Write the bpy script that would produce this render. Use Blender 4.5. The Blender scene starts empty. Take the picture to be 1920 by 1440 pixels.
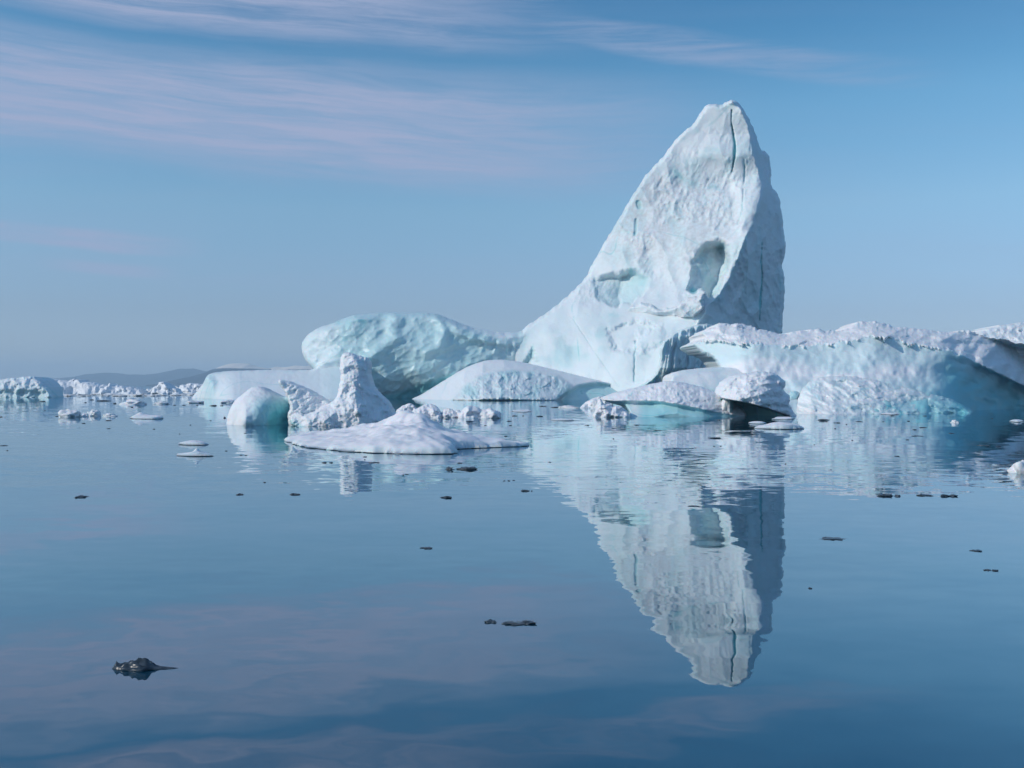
import bpy, math, random
import numpy as np
from mathutils import Vector

# ------------------------------------------------------------------ camera, sky, sun, exposure
FPX, CX, HV, CAMH = 1866.67, 960.0, 722.0, 3.0          # focal length in photo pixels, centre, horizon row, eye height
scene = bpy.context.scene
cam_d = bpy.data.cameras.new("camera"); cam = bpy.data.objects.new("camera", cam_d)
scene.collection.objects.link(cam); scene.camera = cam
cam.location = (0, 0, CAMH); cam.rotation_euler = (math.radians(90), 0, 0)
cam_d.lens = 35.0; cam_d.sensor_width = 36.0; cam_d.shift_y = 2.0 / 1920.0
cam_d.clip_start = 0.5; cam_d.clip_end = 60000

SUN_DIR = Vector((-0.83, -0.30, 0.47)).normalized()
SUN_EL = math.asin(SUN_DIR.z); SUN_AZ = math.atan2(SUN_DIR.x, SUN_DIR.y)
sun_d = bpy.data.lights.new("sun", 'SUN'); sun_d.energy = 2.4; sun_d.angle = math.radians(0.6)
sun_d.color = (1.0, 0.92, 0.83)
sun = bpy.data.objects.new("sun", sun_d); scene.collection.objects.link(sun)
sun.rotation_euler = SUN_DIR.to_track_quat('Z', 'Y').to_euler(); sun.location = SUN_DIR * 400

scene.view_settings.view_transform = 'Standard'; scene.view_settings.look = 'None'
scene.view_settings.gamma = 1.0; scene.view_settings.exposure = 0.10
scene.view_settings.use_curve_mapping = False
scene.cycles.use_denoising = True; scene.cycles.use_adaptive_sampling = True; scene.cycles.adaptive_threshold = 0.02
scene.cycles.max_bounces = 5; scene.cycles.diffuse_bounces = 2; scene.cycles.glossy_bounces = 3; scene.cycles.volume_bounces = 1
scene.cycles.caustics_reflective = False; scene.cycles.caustics_refractive = False

class NT:
    """small helper for node trees"""
    def __init__(s, tree): s.t = tree; s.n = tree.nodes; s.l = tree.links
    def node(s, typ, **kw):
        n = s.n.new(typ)
        for k, v in kw.items(): setattr(n, k, v)
        return n
    def put(s, sock, v):
        if isinstance(v, bpy.types.NodeSocket): s.l.new(v, sock)
        elif v is not None: sock.default_value = v
    def m(s, op, a, b=None, c=None, clamp=False):
        n = s.node('ShaderNodeMath', operation=op, use_clamp=clamp)
        s.put(n.inputs[0], a)
        if b is not None: s.put(n.inputs[1], b)
        if c is not None: s.put(n.inputs[2], c)
        return n.outputs[0]
    def ss(s, v, lo, hi, to0=0.0, to1=1.0):
        n = s.node('ShaderNodeMapRange', interpolation_type='SMOOTHSTEP')
        s.put(n.inputs[0], v); s.put(n.inputs[1], lo); s.put(n.inputs[2], hi); s.put(n.inputs[3], to0); s.put(n.inputs[4], to1)
        return n.outputs[0]
    def noise(s, vec, scale, detail=3.0, rough=0.5, dist=0.0):
        n = s.node('ShaderNodeTexNoise'); s.put(n.inputs['Vector'], vec)
        n.inputs['Scale'].default_value = scale; n.inputs['Detail'].default_value = detail
        n.inputs['Roughness'].default_value = rough; n.inputs['Distortion'].default_value = dist
        return n.outputs['Fac']
    def vmul(s, vec, xyz, off=None):
        n = s.node('ShaderNodeMapping'); s.put(n.inputs[0], vec); n.inputs['Scale'].default_value = xyz
        if off: n.inputs['Location'].default_value = off
        return n.outputs[0]
    def mix(s, f, a, b, mode='MIX'):
        n = s.node('ShaderNodeMix', data_type='RGBA', blend_type=mode)
        s.put(n.inputs[0], f); s.put(n.inputs[6], a); s.put(n.inputs[7], b)
        return n.outputs[2]
    def xyz(s, x, y, z):
        n = s.node('ShaderNodeCombineXYZ'); s.put(n.inputs[0], x); s.put(n.inputs[1], y); s.put(n.inputs[2], z)
        return n.outputs[0]

# ---- world: Nishita sky with thin cirrus veils laid out by azimuth and elevation
world = bpy.data.worlds.new("World"); scene.world = world; world.use_nodes = True
N = NT(world.node_tree); N.n.clear()
sky = N.node('ShaderNodeTexSky', sky_type='NISHITA', sun_disc=False)
sky.sun_elevation = SUN_EL; sky.sun_rotation = SUN_AZ
sky.air_density = 1.0; sky.dust_density = 0.35; sky.ozone_density = 3.0; sky.altitude = 0
tc = N.node('ShaderNodeTexCoord'); sep = N.node('ShaderNodeSeparateXYZ'); N.l.new(tc.outputs['Generated'], sep.inputs[0])
dx, dy, dz = sep.outputs
az = N.m('MULTIPLY', N.m('ARCTAN2', dx, dy), 57.29578)
el = N.m('MULTIPLY', N.m('ARCSINE', dz), 57.29578)
zz = N.m('ADD', N.m('MAXIMUM', dz, 0.0), 0.10)
plane = N.xyz(N.m('DIVIDE', dx, zz), N.m('DIVIDE', dy, zz), 0.0)
# wispy streaks: noise stretched along the veil direction, in sky angles
ang = N.xyz(az, el, 0.0)
tilt = N.m('ADD', el, N.m('MULTIPLY', az, 0.035))
wob = N.m('MULTIPLY', N.m('SUBTRACT', N.noise(N.vmul(ang, (0.05, 0.12, 1)), 1.0, 3.0), 0.5), 2.2)
te = N.m('ADD', tilt, wob)
streak = N.noise(N.vmul(N.xyz(az, te, 0.0), (0.05, 1.0, 1.0)), 1.0, 5.0, 0.66, 0.5)
fine = N.noise(N.vmul(N.xyz(az, te, 3.0), (0.16, 2.2, 1.0)), 1.0, 6.0, 0.68, 0.6)
def band(c, lo_w, hi_w, a0, a1, soft=6.0, slope=0.0):
    e = N.m('ADD', te, N.m('MULTIPLY', az, slope)) if slope else te
    up = N.ss(e, c - lo_w * 1.3, c - lo_w * 0.5)
    dn = N.ss(e, c + hi_w * 0.5, c + hi_w * 1.5, 1.0, 0.0)
    f = N.m('MULTIPLY', up, dn)
    f = N.m('MULTIPLY', f, N.ss(az, a1 - soft, a1 + soft, 1.0, 0.0))
    if a0 is not None: f = N.m('MULTIPLY', f, N.ss(az, a0 - soft, a0 + soft))
    return f
tex = N.ss(streak, 0.30, 0.62)
tex2 = N.ss(fine, 0.33, 0.64)
txm = N.m('ADD', N.m('MULTIPLY', tex, 0.5), N.m('MULTIPLY', tex2, 0.5))
A = N.m('MULTIPLY', band(14.0, 3.0, 2.8, None, 5.0, 12.0), N.m('MULTIPLY_ADD', txm, 0.65, 0.34))
B = N.m('MULTIPLY', band(20.3, 2.2, 6.0, None, -2.0, 12.0), N.m('MULTIPLY_ADD', txm, 0.75, 0.25))
C = N.m('MULTIPLY', band(20.2, 0.9, 0.8, 0.0, 20.0, 6.0, 0.15), N.m('MULTIPLY', txm, 0.55))
D_ = N.m('MULTIPLY', band(7.0, 0.5, 0.45, None, -19.0, 3.0), N.m('MULTIPLY_ADD', tex2, 0.5, 0.35))
E_ = N.m('MULTIPLY', band(5.6, 0.35, 0.35, -24.5, -19.5, 2.0), 0.6)
G = N.m('MULTIPLY', N.ss(N.noise(N.vmul(plane, (0.35, 1.3, 1)), 1.1, 4.0, 0.6, 0.6), 0.40, 0.74), N.ss(el, 18.0, 40.0, 0.12, 0.7))
cl = N.m('MAXIMUM', N.m('MAXIMUM', A, B), N.m('MAXIMUM', C, N.m('MAXIMUM', D_, E_)))
cl = N.m('MAXIMUM', cl, G, clamp=True)
cl = N.m('MULTIPLY', cl, N.ss(el, 2.0, 7.0))
# strength constants are in the sky texture's own units (before the 0.1 background strength)
cr = N.node('ShaderNodeValToRGB'); N.put(cr.inputs[0], N.m('DIVIDE', el, 90.0, clamp=True))   # clear polar air: paler low down, deeper blue higher up
for k_, (p_, c_) in enumerate([(0.0, (0.52, 0.58, 0.86)), (0.045, (0.50, 0.54, 0.69)), (0.11, (0.64, 0.76, 0.78)), (0.17, (0.51, 0.80, 0.83)), (0.235, (0.20, 0.60, 0.73)), (0.40, (0.25, 0.66, 0.82))]):
    e_ = cr.color_ramp.elements[k_] if k_ < 2 else cr.color_ramp.elements.new(p_)
    e_.position = p_; e_.color = (*c_, 1)
skyc = N.mix(1.0, sky.outputs[0], cr.outputs[0], 'MULTIPLY')
col = N.mix(cl, skyc, (2.25, 2.62, 3.80, 1))
bg = N.node('ShaderNodeBackground'); N.put(bg.inputs[0], col); bg.inputs[1].default_value = 0.15
wo = N.node('ShaderNodeOutputWorld'); N.l.new(bg.outputs[0], wo.inputs[0])

# ------------------------------------------------------------------ helpers
rng = np.random.default_rng(7); random.seed(11)
_perm = rng.permutation(4096).astype(np.int64)
_grad = rng.normal(size=(4096, 3)); _grad /= np.linalg.norm(_grad, axis=1)[:, None]
_rnd = rng.random((4096, 4))
def _h(i, j, k): return _perm[(_perm[(_perm[i & 4095] + j) & 4095] + k) & 4095]
def perlin(x, y, z):
    xi = np.floor(x).astype(np.int64); yi = np.floor(y).astype(np.int64); zi = np.floor(z).astype(np.int64)
    xf, yf, zf = x - xi, y - yi, z - zi
    f = lambda t: t * t * t * (t * (t * 6 - 15) + 10)
    u, v, w = f(xf), f(yf), f(zf); r = 0
    for a in (0, 1):
        for b in (0, 1):
            for c in (0, 1):
                g = _grad[_h(xi + a, yi + b, zi + c)]
                d = g[..., 0] * (xf - a) + g[..., 1] * (yf - b) + g[..., 2] * (zf - c)
                r = r + (u if a else 1 - u) * (v if b else 1 - v) * (w if c else 1 - w) * d
    return r * 1.5
def fbm(x, y, z, o=4, g=0.5, lac=2.03):
    s = 0; a = 1.0
    for i in range(o):
        s = s + a * perlin(x + 17.3 * i, y - 9.1 * i, z + 4.7 * i); x, y, z = x * lac, y * lac, z * lac; a *= g
    return s
def ridged(x, y, z, o=4, g=0.5, lac=2.07):
    s = 0; a = 1.0
    for i in range(o):
        s = s + a * (1 - 2 * np.abs(perlin(x + 31.7 * i, y + 5.3 * i, z - 8.9 * i))); x, y, z = x * lac, y * lac, z * lac; a *= g
    return s * 0.6
def facets(x, y, z, tilt=1.0):
    """broken facets: nearest Voronoi cell gives a tilted plane"""
    xi = np.floor(x).astype(np.int64); yi = np.floor(y).astype(np.int64); zi = np.floor(z).astype(np.int64)
    best = np.full(x.shape, 1e9); val = np.zeros(x.shape)
    for a in (-1, 0, 1):
        for b in (-1, 0, 1):
            for c in (-1, 0, 1):
                hh = _h(xi + a, yi + b, zi + c); r = _rnd[hh]; g = _grad[hh]
                ox, oy, oz = xi + a + r[..., 0] - x, yi + b + r[..., 1] - y, zi + c + r[..., 2] - z
                d = ox * ox + oy * oy + oz * oz
                p = (r[..., 3] - 0.5) * 0.6 - tilt * (g[..., 0] * ox + g[..., 2] * oz)
                m = d < best; best = np.where(m, d, best); val = np.where(m, p, val)
    return val
def cups(x, y, z, warp=0.35):
    """melt scallops: smooth hollows meeting in sharp ridges (squared distance to the nearest cell centre)"""
    if warp: x, y, z = x + warp * perlin(x * 0.9 + 5, y * 0.9, z * 0.9), y, z + warp * perlin(x * 0.9, y * 0.9 + 7, z * 0.9 + 3)
    xi = np.floor(x).astype(np.int64); yi = np.floor(y).astype(np.int64); zi = np.floor(z).astype(np.int64)
    best = np.full(x.shape, 1e9)
    for a in (-1, 0, 1):
        for b in (-1, 0, 1):
            for c in (-1, 0, 1):
                r = _rnd[_h(xi + a, yi + b, zi + c)]
                best = np.minimum(best, (xi + a + r[..., 0] - x) ** 2 + (yi + b + r[..., 1] - y) ** 2 + (zi + c + r[..., 2] - z) ** 2)
    return best - 0.35
def sst(x, a, b):
    t = np.clip((x - a) / (b - a), 0, 1); return t * t * (3 - 2 * t)
def poly_sdf(poly, U, V):
    P = np.asarray(poly, float); Q = np.roll(P, -1, 0)
    d = np.full(U.shape, 1e18); ins = np.zeros(U.shape, bool)
    for (x0, y0), (x1, y1) in zip(P, Q):
        ex, ey = x1 - x0, y1 - y0
        t = np.clip(((U - x0) * ex + (V - y0) * ey) / max(ex * ex + ey * ey, 1e-9), 0, 1)
        d = np.minimum(d, (U - x0 - t * ex) ** 2 + (V - y0 - t * ey) ** 2)
        if y0 != y1:
            c = ((y0 <= V) & (V < y1)) | ((y1 <= V) & (V < y0))
            ins ^= c & (U < x0 + (V - y0) / (y1 - y0) * ex)
    d = np.sqrt(d); return np.where(ins, -d, d)
def zone(poly, U, V, soft=6.0): return sst(-poly_sdf(poly, U, V), -soft, soft)
def line_d(pts, U, V):
    d = np.full(U.shape, 1e18)
    for (x0, y0), (x1, y1) in zip(pts[:-1], pts[1:]):
        ex, ey = x1 - x0, y1 - y0
        t = np.clip(((U - x0) * ex + (V - y0) * ey) / max(ex * ex + ey * ey, 1e-9), 0, 1)
        d = np.minimum(d, (U - x0 - t * ex) ** 2 + (V - y0 - t * ey) ** 2)
    return np.sqrt(d)
def rbf(pts, U, V, c=14.0):
    P = np.asarray(pts, float); n = len(P); k = lambda r2: -np.sqrt(r2 + c * c)
    A = np.zeros((n + 3, n + 3)); dd = ((P[:, None, :2] - P[None, :, :2]) ** 2).sum(-1)
    A[:n, :n] = k(dd); A[:n, n] = 1; A[:n, n + 1:] = P[:, :2] / 500.0; A[n:, :n] = A[:n, n:].T
    w = np.linalg.solve(A + 1e-9 * np.eye(n + 3), np.r_[P[:, 2], 0, 0, 0])
    out = w[n] + w[n + 1] * U / 500.0 + w[n + 2] * V / 500.0
    for i in range(n): out = out + w[i] * k((U - P[i, 0]) ** 2 + (V - P[i, 1]) ** 2)
    return out
def sint(x, xs, ys, sm=14.0):
    g = np.arange(xs[0] - 4 * sm, xs[-1] + 4 * sm, 1.0); y = np.interp(g, xs, ys); k = np.exp(-0.5 * (np.arange(-3 * sm, 3 * sm + 1) / sm) ** 2)
    return np.interp(x, g, np.convolve(np.pad(y, len(k) // 2, mode='edge'), k / k.sum(), mode='valid')[:len(g)])
def smooth_poly(poly, it=1):
    P = np.asarray(poly, float)
    for _ in range(it):
        Q = np.roll(P, -1, 0); P = np.stack([0.75 * P + 0.25 * Q, 0.25 * P + 0.75 * Q], 1).reshape(-1, 2)
    return P
def water_D(v): return CAMH * FPX / (v - HV)
def place(u, v, D): return ((u - CX) / FPX * D, D, CAMH + (HV - v) / FPX * D)

def mesh_obj(name, verts, faces, mat, parent=None, attrs=None, loc=None):
    me = bpy.data.meshes.new(name)
    verts = np.asarray(verts, np.float64)
    off = np.array(loc if (loc is not None and parent is None) else (0, 0, 0), float); q_ = parent
    while q_ is not None: off = off + np.array(q_.location); q_ = q_.parent
    verts = (verts - off).astype(np.float32)
    q = [np.asarray(f, np.int32) for f in (faces if isinstance(faces, tuple) else (faces,)) if len(f)]
    loops = np.concatenate([f.ravel() for f in q]); tot = np.concatenate([np.full(len(f), f.shape[1], np.int32) for f in q])
    start = np.r_[0, np.cumsum(tot)[:-1]].astype(np.int32)
    me.vertices.add(len(verts)); me.vertices.foreach_set('co', verts.ravel())
    me.loops.add(len(loops)); me.loops.foreach_set('vertex_index', loops)
    me.polygons.add(len(tot)); me.polygons.foreach_set('loop_start', start); me.polygons.foreach_set('loop_total', tot)
    me.polygons.foreach_set('use_smooth', np.ones(len(tot), bool))
    for k, a in (attrs or {}).items():
        at = me.attributes.new(k, 'FLOAT', 'POINT'); at.data.foreach_set('value', np.asarray(a, np.float32))
    me.update(calc_edges=True); me.validate()
    if mat: me.materials.append(mat)
    o = bpy.data.objects.new(name, me); scene.collection.objects.link(o)
    if parent is not None: o.parent = parent
    elif loc is not None: o.location = loc
    return o
def tag(o, label, cat, group=None):
    o['label'] = label; o['category'] = cat
    if group: o['group'] = group
    return o
def thing(name, label, cat, u, v, group=None):
    o = bpy.data.objects.new(name, None); scene.collection.objects.link(o)
    D = water_D(v); x, y, z = place(u, v, D); o.location = (x, y, 0.0); o.empty_display_size = 1.0
    return tag(o, label, cat, group)

def relief(name, outline, D0, ffun, mat, parent=None, step=1.5, w=8.0, back=8.0, rag=(1.2, 9.0), smooth=1, loc=None, seed=0.0):
    """A closed solid of ice.  The outline is its profile as seen from the boat, ffun gives how many metres its front
    bulges towards the boat at each place; the back bulges away by `back` metres.  Everything ends up in world metres."""
    P = smooth_poly(outline, smooth) if smooth else np.asarray(outline, float)
    u0, v0 = P.min(0) - 3 * step; u1, v1 = P.max(0) + 3 * step
    us = np.arange(u0, u1, step); vs = np.arange(v0, v1, step)
    U, V = np.meshgrid(us, vs, indexing='ij')
    s = poly_sdf(P, U, V)
    if rag[0] > 0: s = s + rag[0] * fbm(U / rag[1] + seed, V / rag[1], U * 0 + seed, 4, 0.55)
    gu, gv = np.gradient(s, step); gg = np.maximum(gu * gu + gv * gv, 0.3)
    keep = s < 0.5 * step
    cell = keep[:-1, :-1] & keep[1:, :-1] & keep[:-1, 1:] & keep[1:, 1:]
    cnt = np.zeros(s.shape, int)
    cnt[:-1, :-1] += cell; cnt[1:, :-1] += cell; cnt[:-1, 1:] += cell; cnt[1:, 1:] += cell
    used = cnt > 0; border = used & (cnt < 4)
    sh = np.clip(s, -step, step)
    U = np.where(border, U - sh * gu / gg, U); V = np.where(border, V - sh * gv / gg, V)
    s = np.where(border, 0.0, np.minimum(s, -0.05))
    e = np.clip(-s / w, 0, 1); E = np.sqrt(np.clip(1 - (1 - e) ** 2, 0, 1))
    idx = -np.ones(s.shape, int); ids = np.argwhere(used); idx[used] = np.arange(len(ids))
    uu, vv, ss_, EE, bd = U[used], V[used], s[used], E[used], border[used]
    X = (uu - CX) / FPX * D0; Z = CAMH + (HV - vv) / FPX * D0
    F, tint, dirt = ffun(uu, vv, X, Z, ss_)
    F = F * EE
    nb = 0.7 + 0.4 * fbm(X / 9.0, Z / 9.0 + 3.3, X * 0 + 7.7, 3)
    Bk = EE ** 0.8 * back * nb
    D = D0 - F
    front = np.stack([(uu - CX) / FPX * D, D, CAMH + (HV - vv) / FPX * D], 1)
    Db = D0 + Bk
    bk = np.stack([(uu - CX) / FPX * D0 * 1.0, Db, CAMH + (HV - vv) / FPX * D0], 1)
    n = len(uu); bidx = np.arange(n); inner = np.where(~bd)[0]; bidx[inner] = n + np.arange(len(inner))
    ci, cj = np.where(cell)
    a, b, c, d = idx[ci, cj], idx[ci + 1, cj], idx[ci + 1, cj + 1], idx[ci, cj + 1]
    # v grows downwards, so this winding makes the front face the camera (-Y)
    fq = np.stack([a, d, c, b], 1); bq = np.stack([bidx[a], bidx[b], bidx[c], bidx[d]], 1)
    verts = np.concatenate([front, bk[inner]])
    at = lambda q: np.concatenate([q * np.ones(n), (q * np.ones(n))[inner]])
    return mesh_obj(name, verts, np.concatenate([fq, bq]), mat, parent, {'tint': at(tint), 'dirt': at(dirt)}, loc)

# ------------------------------------------------------------------ materials
def ice_material(name, snow, blue, scale, rough=0.55, sss=0.25, sss_scale=1.0, bump=0.12, spot=0.35, dirtcol=(0.55, 0.52, 0.52)):
    m = bpy.data.materials.new(name); m.use_nodes = True; N = NT(m.node_tree); N.n.clear()
    geo = N.node('ShaderNodeNewGeometry'); P = geo.outputs['Position']
    ta = N.node('ShaderNodeAttribute', attribute_name='tint').outputs['Fac']
    da = N.node('ShaderNodeAttribute', attribute_name='dirt').outputs['Fac']
    n1 = N.noise(P, 0.22 / scale, 5.0, 0.6, 0.5); n2 = N.noise(P, 1.7 / scale, 4.0, 0.6)
    n3 = N.noise(N.vmul(P, (1, 1, 0.35)), 0.8 / scale, 4.0, 0.65, 0.8)
    f = N.m('ADD', ta, N.m('MULTIPLY', N.m('SUBTRACT', n1, 0.5), spot), clamp=True)
    f = N.m('ADD', f, N.m('MULTIPLY', N.ss(n3, 0.60, 0.78), spot * 0.6), clamp=True)
    nv = N.noise(N.vmul(P, (1, 1, 0.6)), 0.055 / scale, 2.0, 0.45, 0.9)
    vein = N.m('MULTIPLY', N.ss(N.m('ABSOLUTE', N.m('SUBTRACT', nv, 0.5)), 0.0, 0.010, 1.0, 0.0), N.ss(n1, 0.42, 0.62))
    f = N.m('ADD', f, N.m('MULTIPLY', vein, 0.38), clamp=True)
    c = N.mix(f, (*snow, 1), (*blue, 1))
    df = N.m('MULTIPLY', da, N.ss(n2, 0.35, 0.75), clamp=True)
    c = N.mix(N.m('MULTIPLY', df, 0.7), c, (*dirtcol, 1))
    b = N.node('ShaderNodeBsdfPrincipled')
    N.put(b.inputs['Base Color'], c)
    N.put(b.inputs['Roughness'], N.m('MULTIPLY_ADD', f, -0.25, rough))
    b.inputs['IOR'].default_value = 1.31; b.inputs['Specular IOR Level'].default_value = 0.4
    if sss > 0:
        b.inputs['Subsurface Weight'].default_value = sss
        b.inputs['Subsurface Radius'].default_value = (0.25, 0.75, 1.0)
        b.inputs['Subsurface Scale'].default_value = sss_scale
    if bump > 0:
        bn = N.node('ShaderNodeBump'); bn.inputs['Strength'].default_value = 1.0; bn.inputs['Distance'].default_value = bump * scale
        hgt = N.m('ADD', N.noise(P, 2.6 / scale, 6.0, 0.62), N.m('MULTIPLY', N.noise(P, 0.9 / scale, 3.0, 0.5, 0.7), 0.8))
        N.put(bn.inputs['Height'], hgt); N.l.new(bn.outputs[0], b.inputs['Normal'])
    o = N.node('ShaderNodeOutputMaterial'); N.l.new(b.outputs[0], o.inputs[0]); return m

SNOW = (0.84, 0.87, 0.90); TEAL = (0.20, 0.60, 0.64)
M_berg = ice_material('glacier_ice', SNOW, TEAL, 1.6, bump=0.05, sss_scale=1.5, spot=0.20)
M_smooth = ice_material('smooth_glacier_ice', SNOW, TEAL, 1.6, rough=0.45, bump=0.025, sss_scale=1.5, spot=0.10)
M_wall = ice_material('wall_ice', (0.86, 0.88, 0.90), (0.22, 0.62, 0.68), 0.8, bump=0.05, sss_scale=1.0, spot=0.12)
M_near = ice_material('near_ice', (0.86, 0.87, 0.90), (0.16, 0.62, 0.68), 0.45, bump=0.045, sss_scale=0.6, spot=0.10)
M_floe = ice_material('floe_snow', (0.86, 0.86, 0.89), (0.45, 0.66, 0.70), 0.3, bump=0.035, sss_scale=0.25, spot=0.12)
M_far = ice_material('far_ice', (0.85, 0.87, 0.90), (0.5, 0.70, 0.75), 1.2, bump=0.05, sss=0.0, spot=0.25)

def dark_ice():
    m = bpy.data.materials.new('clear_dark_ice'); m.use_nodes = True; N = NT(m.node_tree); N.n.clear()
    oi = N.node('ShaderNodeObjectInfo'); geo = N.node('ShaderNodeNewGeometry')
    n = N.noise(geo.outputs['Position'], 9.0, 4.0, 0.6)
    f = N.m('MULTIPLY', N.ss(n, 0.35, 0.75), N.m('MULTIPLY_ADD', oi.outputs['Random'], 0.5, 0.3))
    c = N.mix(f, (0.05, 0.08, 0.11, 1), (0.36, 0.42, 0.48, 1))
    b = N.node('ShaderNodeBsdfPrincipled'); N.put(b.inputs['Base Color'], c); b.inputs['Roughness'].default_value = 0.28; b.inputs['Transmission Weight'].default_value = 0.45
    b.inputs['IOR'].default_value = 1.31
    o = N.node('ShaderNodeOutputMaterial'); N.l.new(b.outputs[0], o.inputs[0]); return m
M_dark = dark_ice()

def water_mat():
    m = bpy.data.materials.new('calm_sea'); m.use_nodes = True; N = NT(m.node_tree); N.n.clear()
    geo = N.node('ShaderNodeNewGeometry'); P = geo.outputs['Position']
    def slope(sc, det, off, dist=0.3):
        n = N.noise(N.vmul(P, sc, off), 1.0, det, 0.5, dist); return N.m('SUBTRACT', n, 0.5)
    patch = N.ss(N.noise(N.vmul(P, (0.012, 0.035, 1), (3, 8, 0)), 1.0, 3.0), 0.38, 0.66)
    sepP = N.node('ShaderNodeSeparateXYZ'); N.l.new(P, sepP.inputs[0])
    ampf = N.m('MULTIPLY_ADD', patch, 0.066, 0.018)
    ampb = N.m('MULTIPLY_ADD', patch, 0.028, 0.027)
    sy = N.m('ADD', N.m('MULTIPLY', slope((1.2, 2.0, 1), 2.0, (0, 0, 1)), ampf), N.m('MULTIPLY', slope((0.25, 0.5, 1), 2.0, (5, 0, 2)), ampb))
    sx = N.m('ADD', N.m('MULTIPLY', slope((1.2, 2.0, 1), 2.0, (0, 9, 5)), N.m('MULTIPLY', ampf, 0.4)), N.m('MULTIPLY', slope((0.25, 0.5, 1), 2.0, (5, 4, 7)), N.m('MULTIPLY', ampb, 0.4)))
    nn = N.node('ShaderNodeVectorMath', operation='NORMALIZE'); N.l.new(N.xyz(sx, sy, 1.0), nn.inputs[0]); nrm = nn.outputs[0]
    lw = N.node('ShaderNodeLayerWeight'); lw.inputs[0].default_value = 0.5; N.l.new(nrm, lw.inputs['Normal'])
    fr = N.m('MULTIPLY_ADD', N.m('POWER', lw.outputs['Facing'], 2.7), 0.95, 0.02)
    d = N.node('ShaderNodeBsdfDiffuse'); d.inputs[0].default_value = (0.002, 0.042, 0.075, 1)
    g = N.node('ShaderNodeBsdfGlossy'); g.inputs['Color'].default_value = (0.88, 0.965, 1.0, 1); g.inputs['Roughness'].default_value = 0.015
    N.l.new(nrm, g.inputs['Normal'])
    mx = N.node('ShaderNodeMixShader'); N.put(mx.inputs[0], fr); N.l.new(d.outputs[0], mx.inputs[1]); N.l.new(g.outputs[0], mx.inputs[2])
    o = N.node('ShaderNodeOutputMaterial'); N.l.new(mx.outputs[0], o.inputs[0]); return m

# ------------------------------------------------------------------ the setting: sea, far mountains
R = 9200.0; k = 64
ring = [(R * math.cos(2 * math.pi * i / k), R * math.sin(2 * math.pi * i / k), 0.0) for i in range(k)]
sea = mesh_obj('sea', [(0, 0, 0)] + ring, np.array([(0, 1 + i, 1 + (i + 1) % k) for i in range(k)]), water_mat())
sea['kind'] = 'structure'

def mountain_mat():
    m = bpy.data.materials.new('mountain_rock_and_snow'); m.use_nodes = True; N = NT(m.node_tree); N.n.clear()
    sn = N.node('ShaderNodeAttribute', attribute_name='tint').outputs['Fac']
    geo = N.node('ShaderNodeNewGeometry'); n = N.noise(geo.outputs['Position'], 0.02, 5.0, 0.6)
    f = N.ss(N.m('ADD', sn, N.m('MULTIPLY', N.m('SUBTRACT', n, 0.5), 0.35)), 0.45, 0.6)
    c = N.mix(f, (0.02, 0.055, 0.10, 1), (0.98, 0.86, 0.74, 1))
    b = N.node('ShaderNodeBsdfPrincipled'); N.put(b.inputs['Base Color'], c); b.inputs['Roughness'].default_value = 0.9
    o = N.node('ShaderNodeOutputMaterial'); N.l.new(b.outputs[0], o.inputs[0]); return m
M_mtn = mountain_mat()
def mountains(name, prof, D, snow, depth=900.0, seed=0.0):
    """a range as a real ridge: profile gives crest rows, terrain slopes down to the sea on both sides"""
    us = np.arange(prof[0][0], prof[-1][0] + 1, 2.0)
    px, pv = zip(*prof); crest = CAMH + (HV - np.interp(us, px, pv)) / FPX * D
    ts = np.linspace(-1, 1, 41)
    Uu, T = np.meshgrid(us, ts, indexing='ij'); X = (Uu - CX) / FPX * D; Y = D + T * depth
    H = crest[:, None] * (1 - np.abs(T) ** 1.3) + 0
    H = H + np.maximum(crest[:, None], 0) * 0.16 * (1 - np.abs(T)) * np.abs(T) * 4 * fbm(X / 160 + seed, Y / 160, X * 0, 4)
    H = H + 5.0 * ridged(X / 90 + seed, Y / 90, X * 0 + 2, 3) * (np.abs(T) < 0.98) * np.clip(crest[:, None] / 40, 0, 1) - 6.0 * (np.abs(T) > 0.98)
    sv = snow(Uu, H)
    n0, n1 = H.shape; i = np.arange(n0 * n1).reshape(n0, n1)
    f = np.stack([i[:-1, :-1].ravel(), i[1:, :-1].ravel(), i[1:, 1:].ravel(), i[:-1, 1:].ravel()], 1)
    o = mesh_obj(name, np.stack([X.ravel(), Y.ravel(), H.ravel()], 1), f, M_mtn, None, {'tint': sv.ravel()})
    o['kind'] = 'structure'; return o
mountains('mountains', [(-160, 720), (-60, 714), (40, 716), (90, 712), (130, 709), (165, 705), (185, 700), (215, 700), (240, 703), (275, 703), (300, 701), (325, 697), (340, 692),
           (365, 692), (385, 698), (400, 705), (420, 712), (440, 721)], 6200, lambda U, H: 0.25 * np.exp(-((U - 195) / 14) ** 2) + 0 * H + 0.1, 700)
mountains('snowy_mountains', [(360, 716), (395, 699), (415, 690), (428, 684), (450, 682), (470, 684), (478, 688), (500, 692), (520, 689), (535, 690), (560, 687), (585, 688),
           (610, 689), (640, 694), (680, 702), (730, 712), (760, 721)], 4200, lambda U, H: np.clip((H - np.where(U > 518, 67, 71)) / 9 + 0.6, 0, 1), 550, 5.0)

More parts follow.
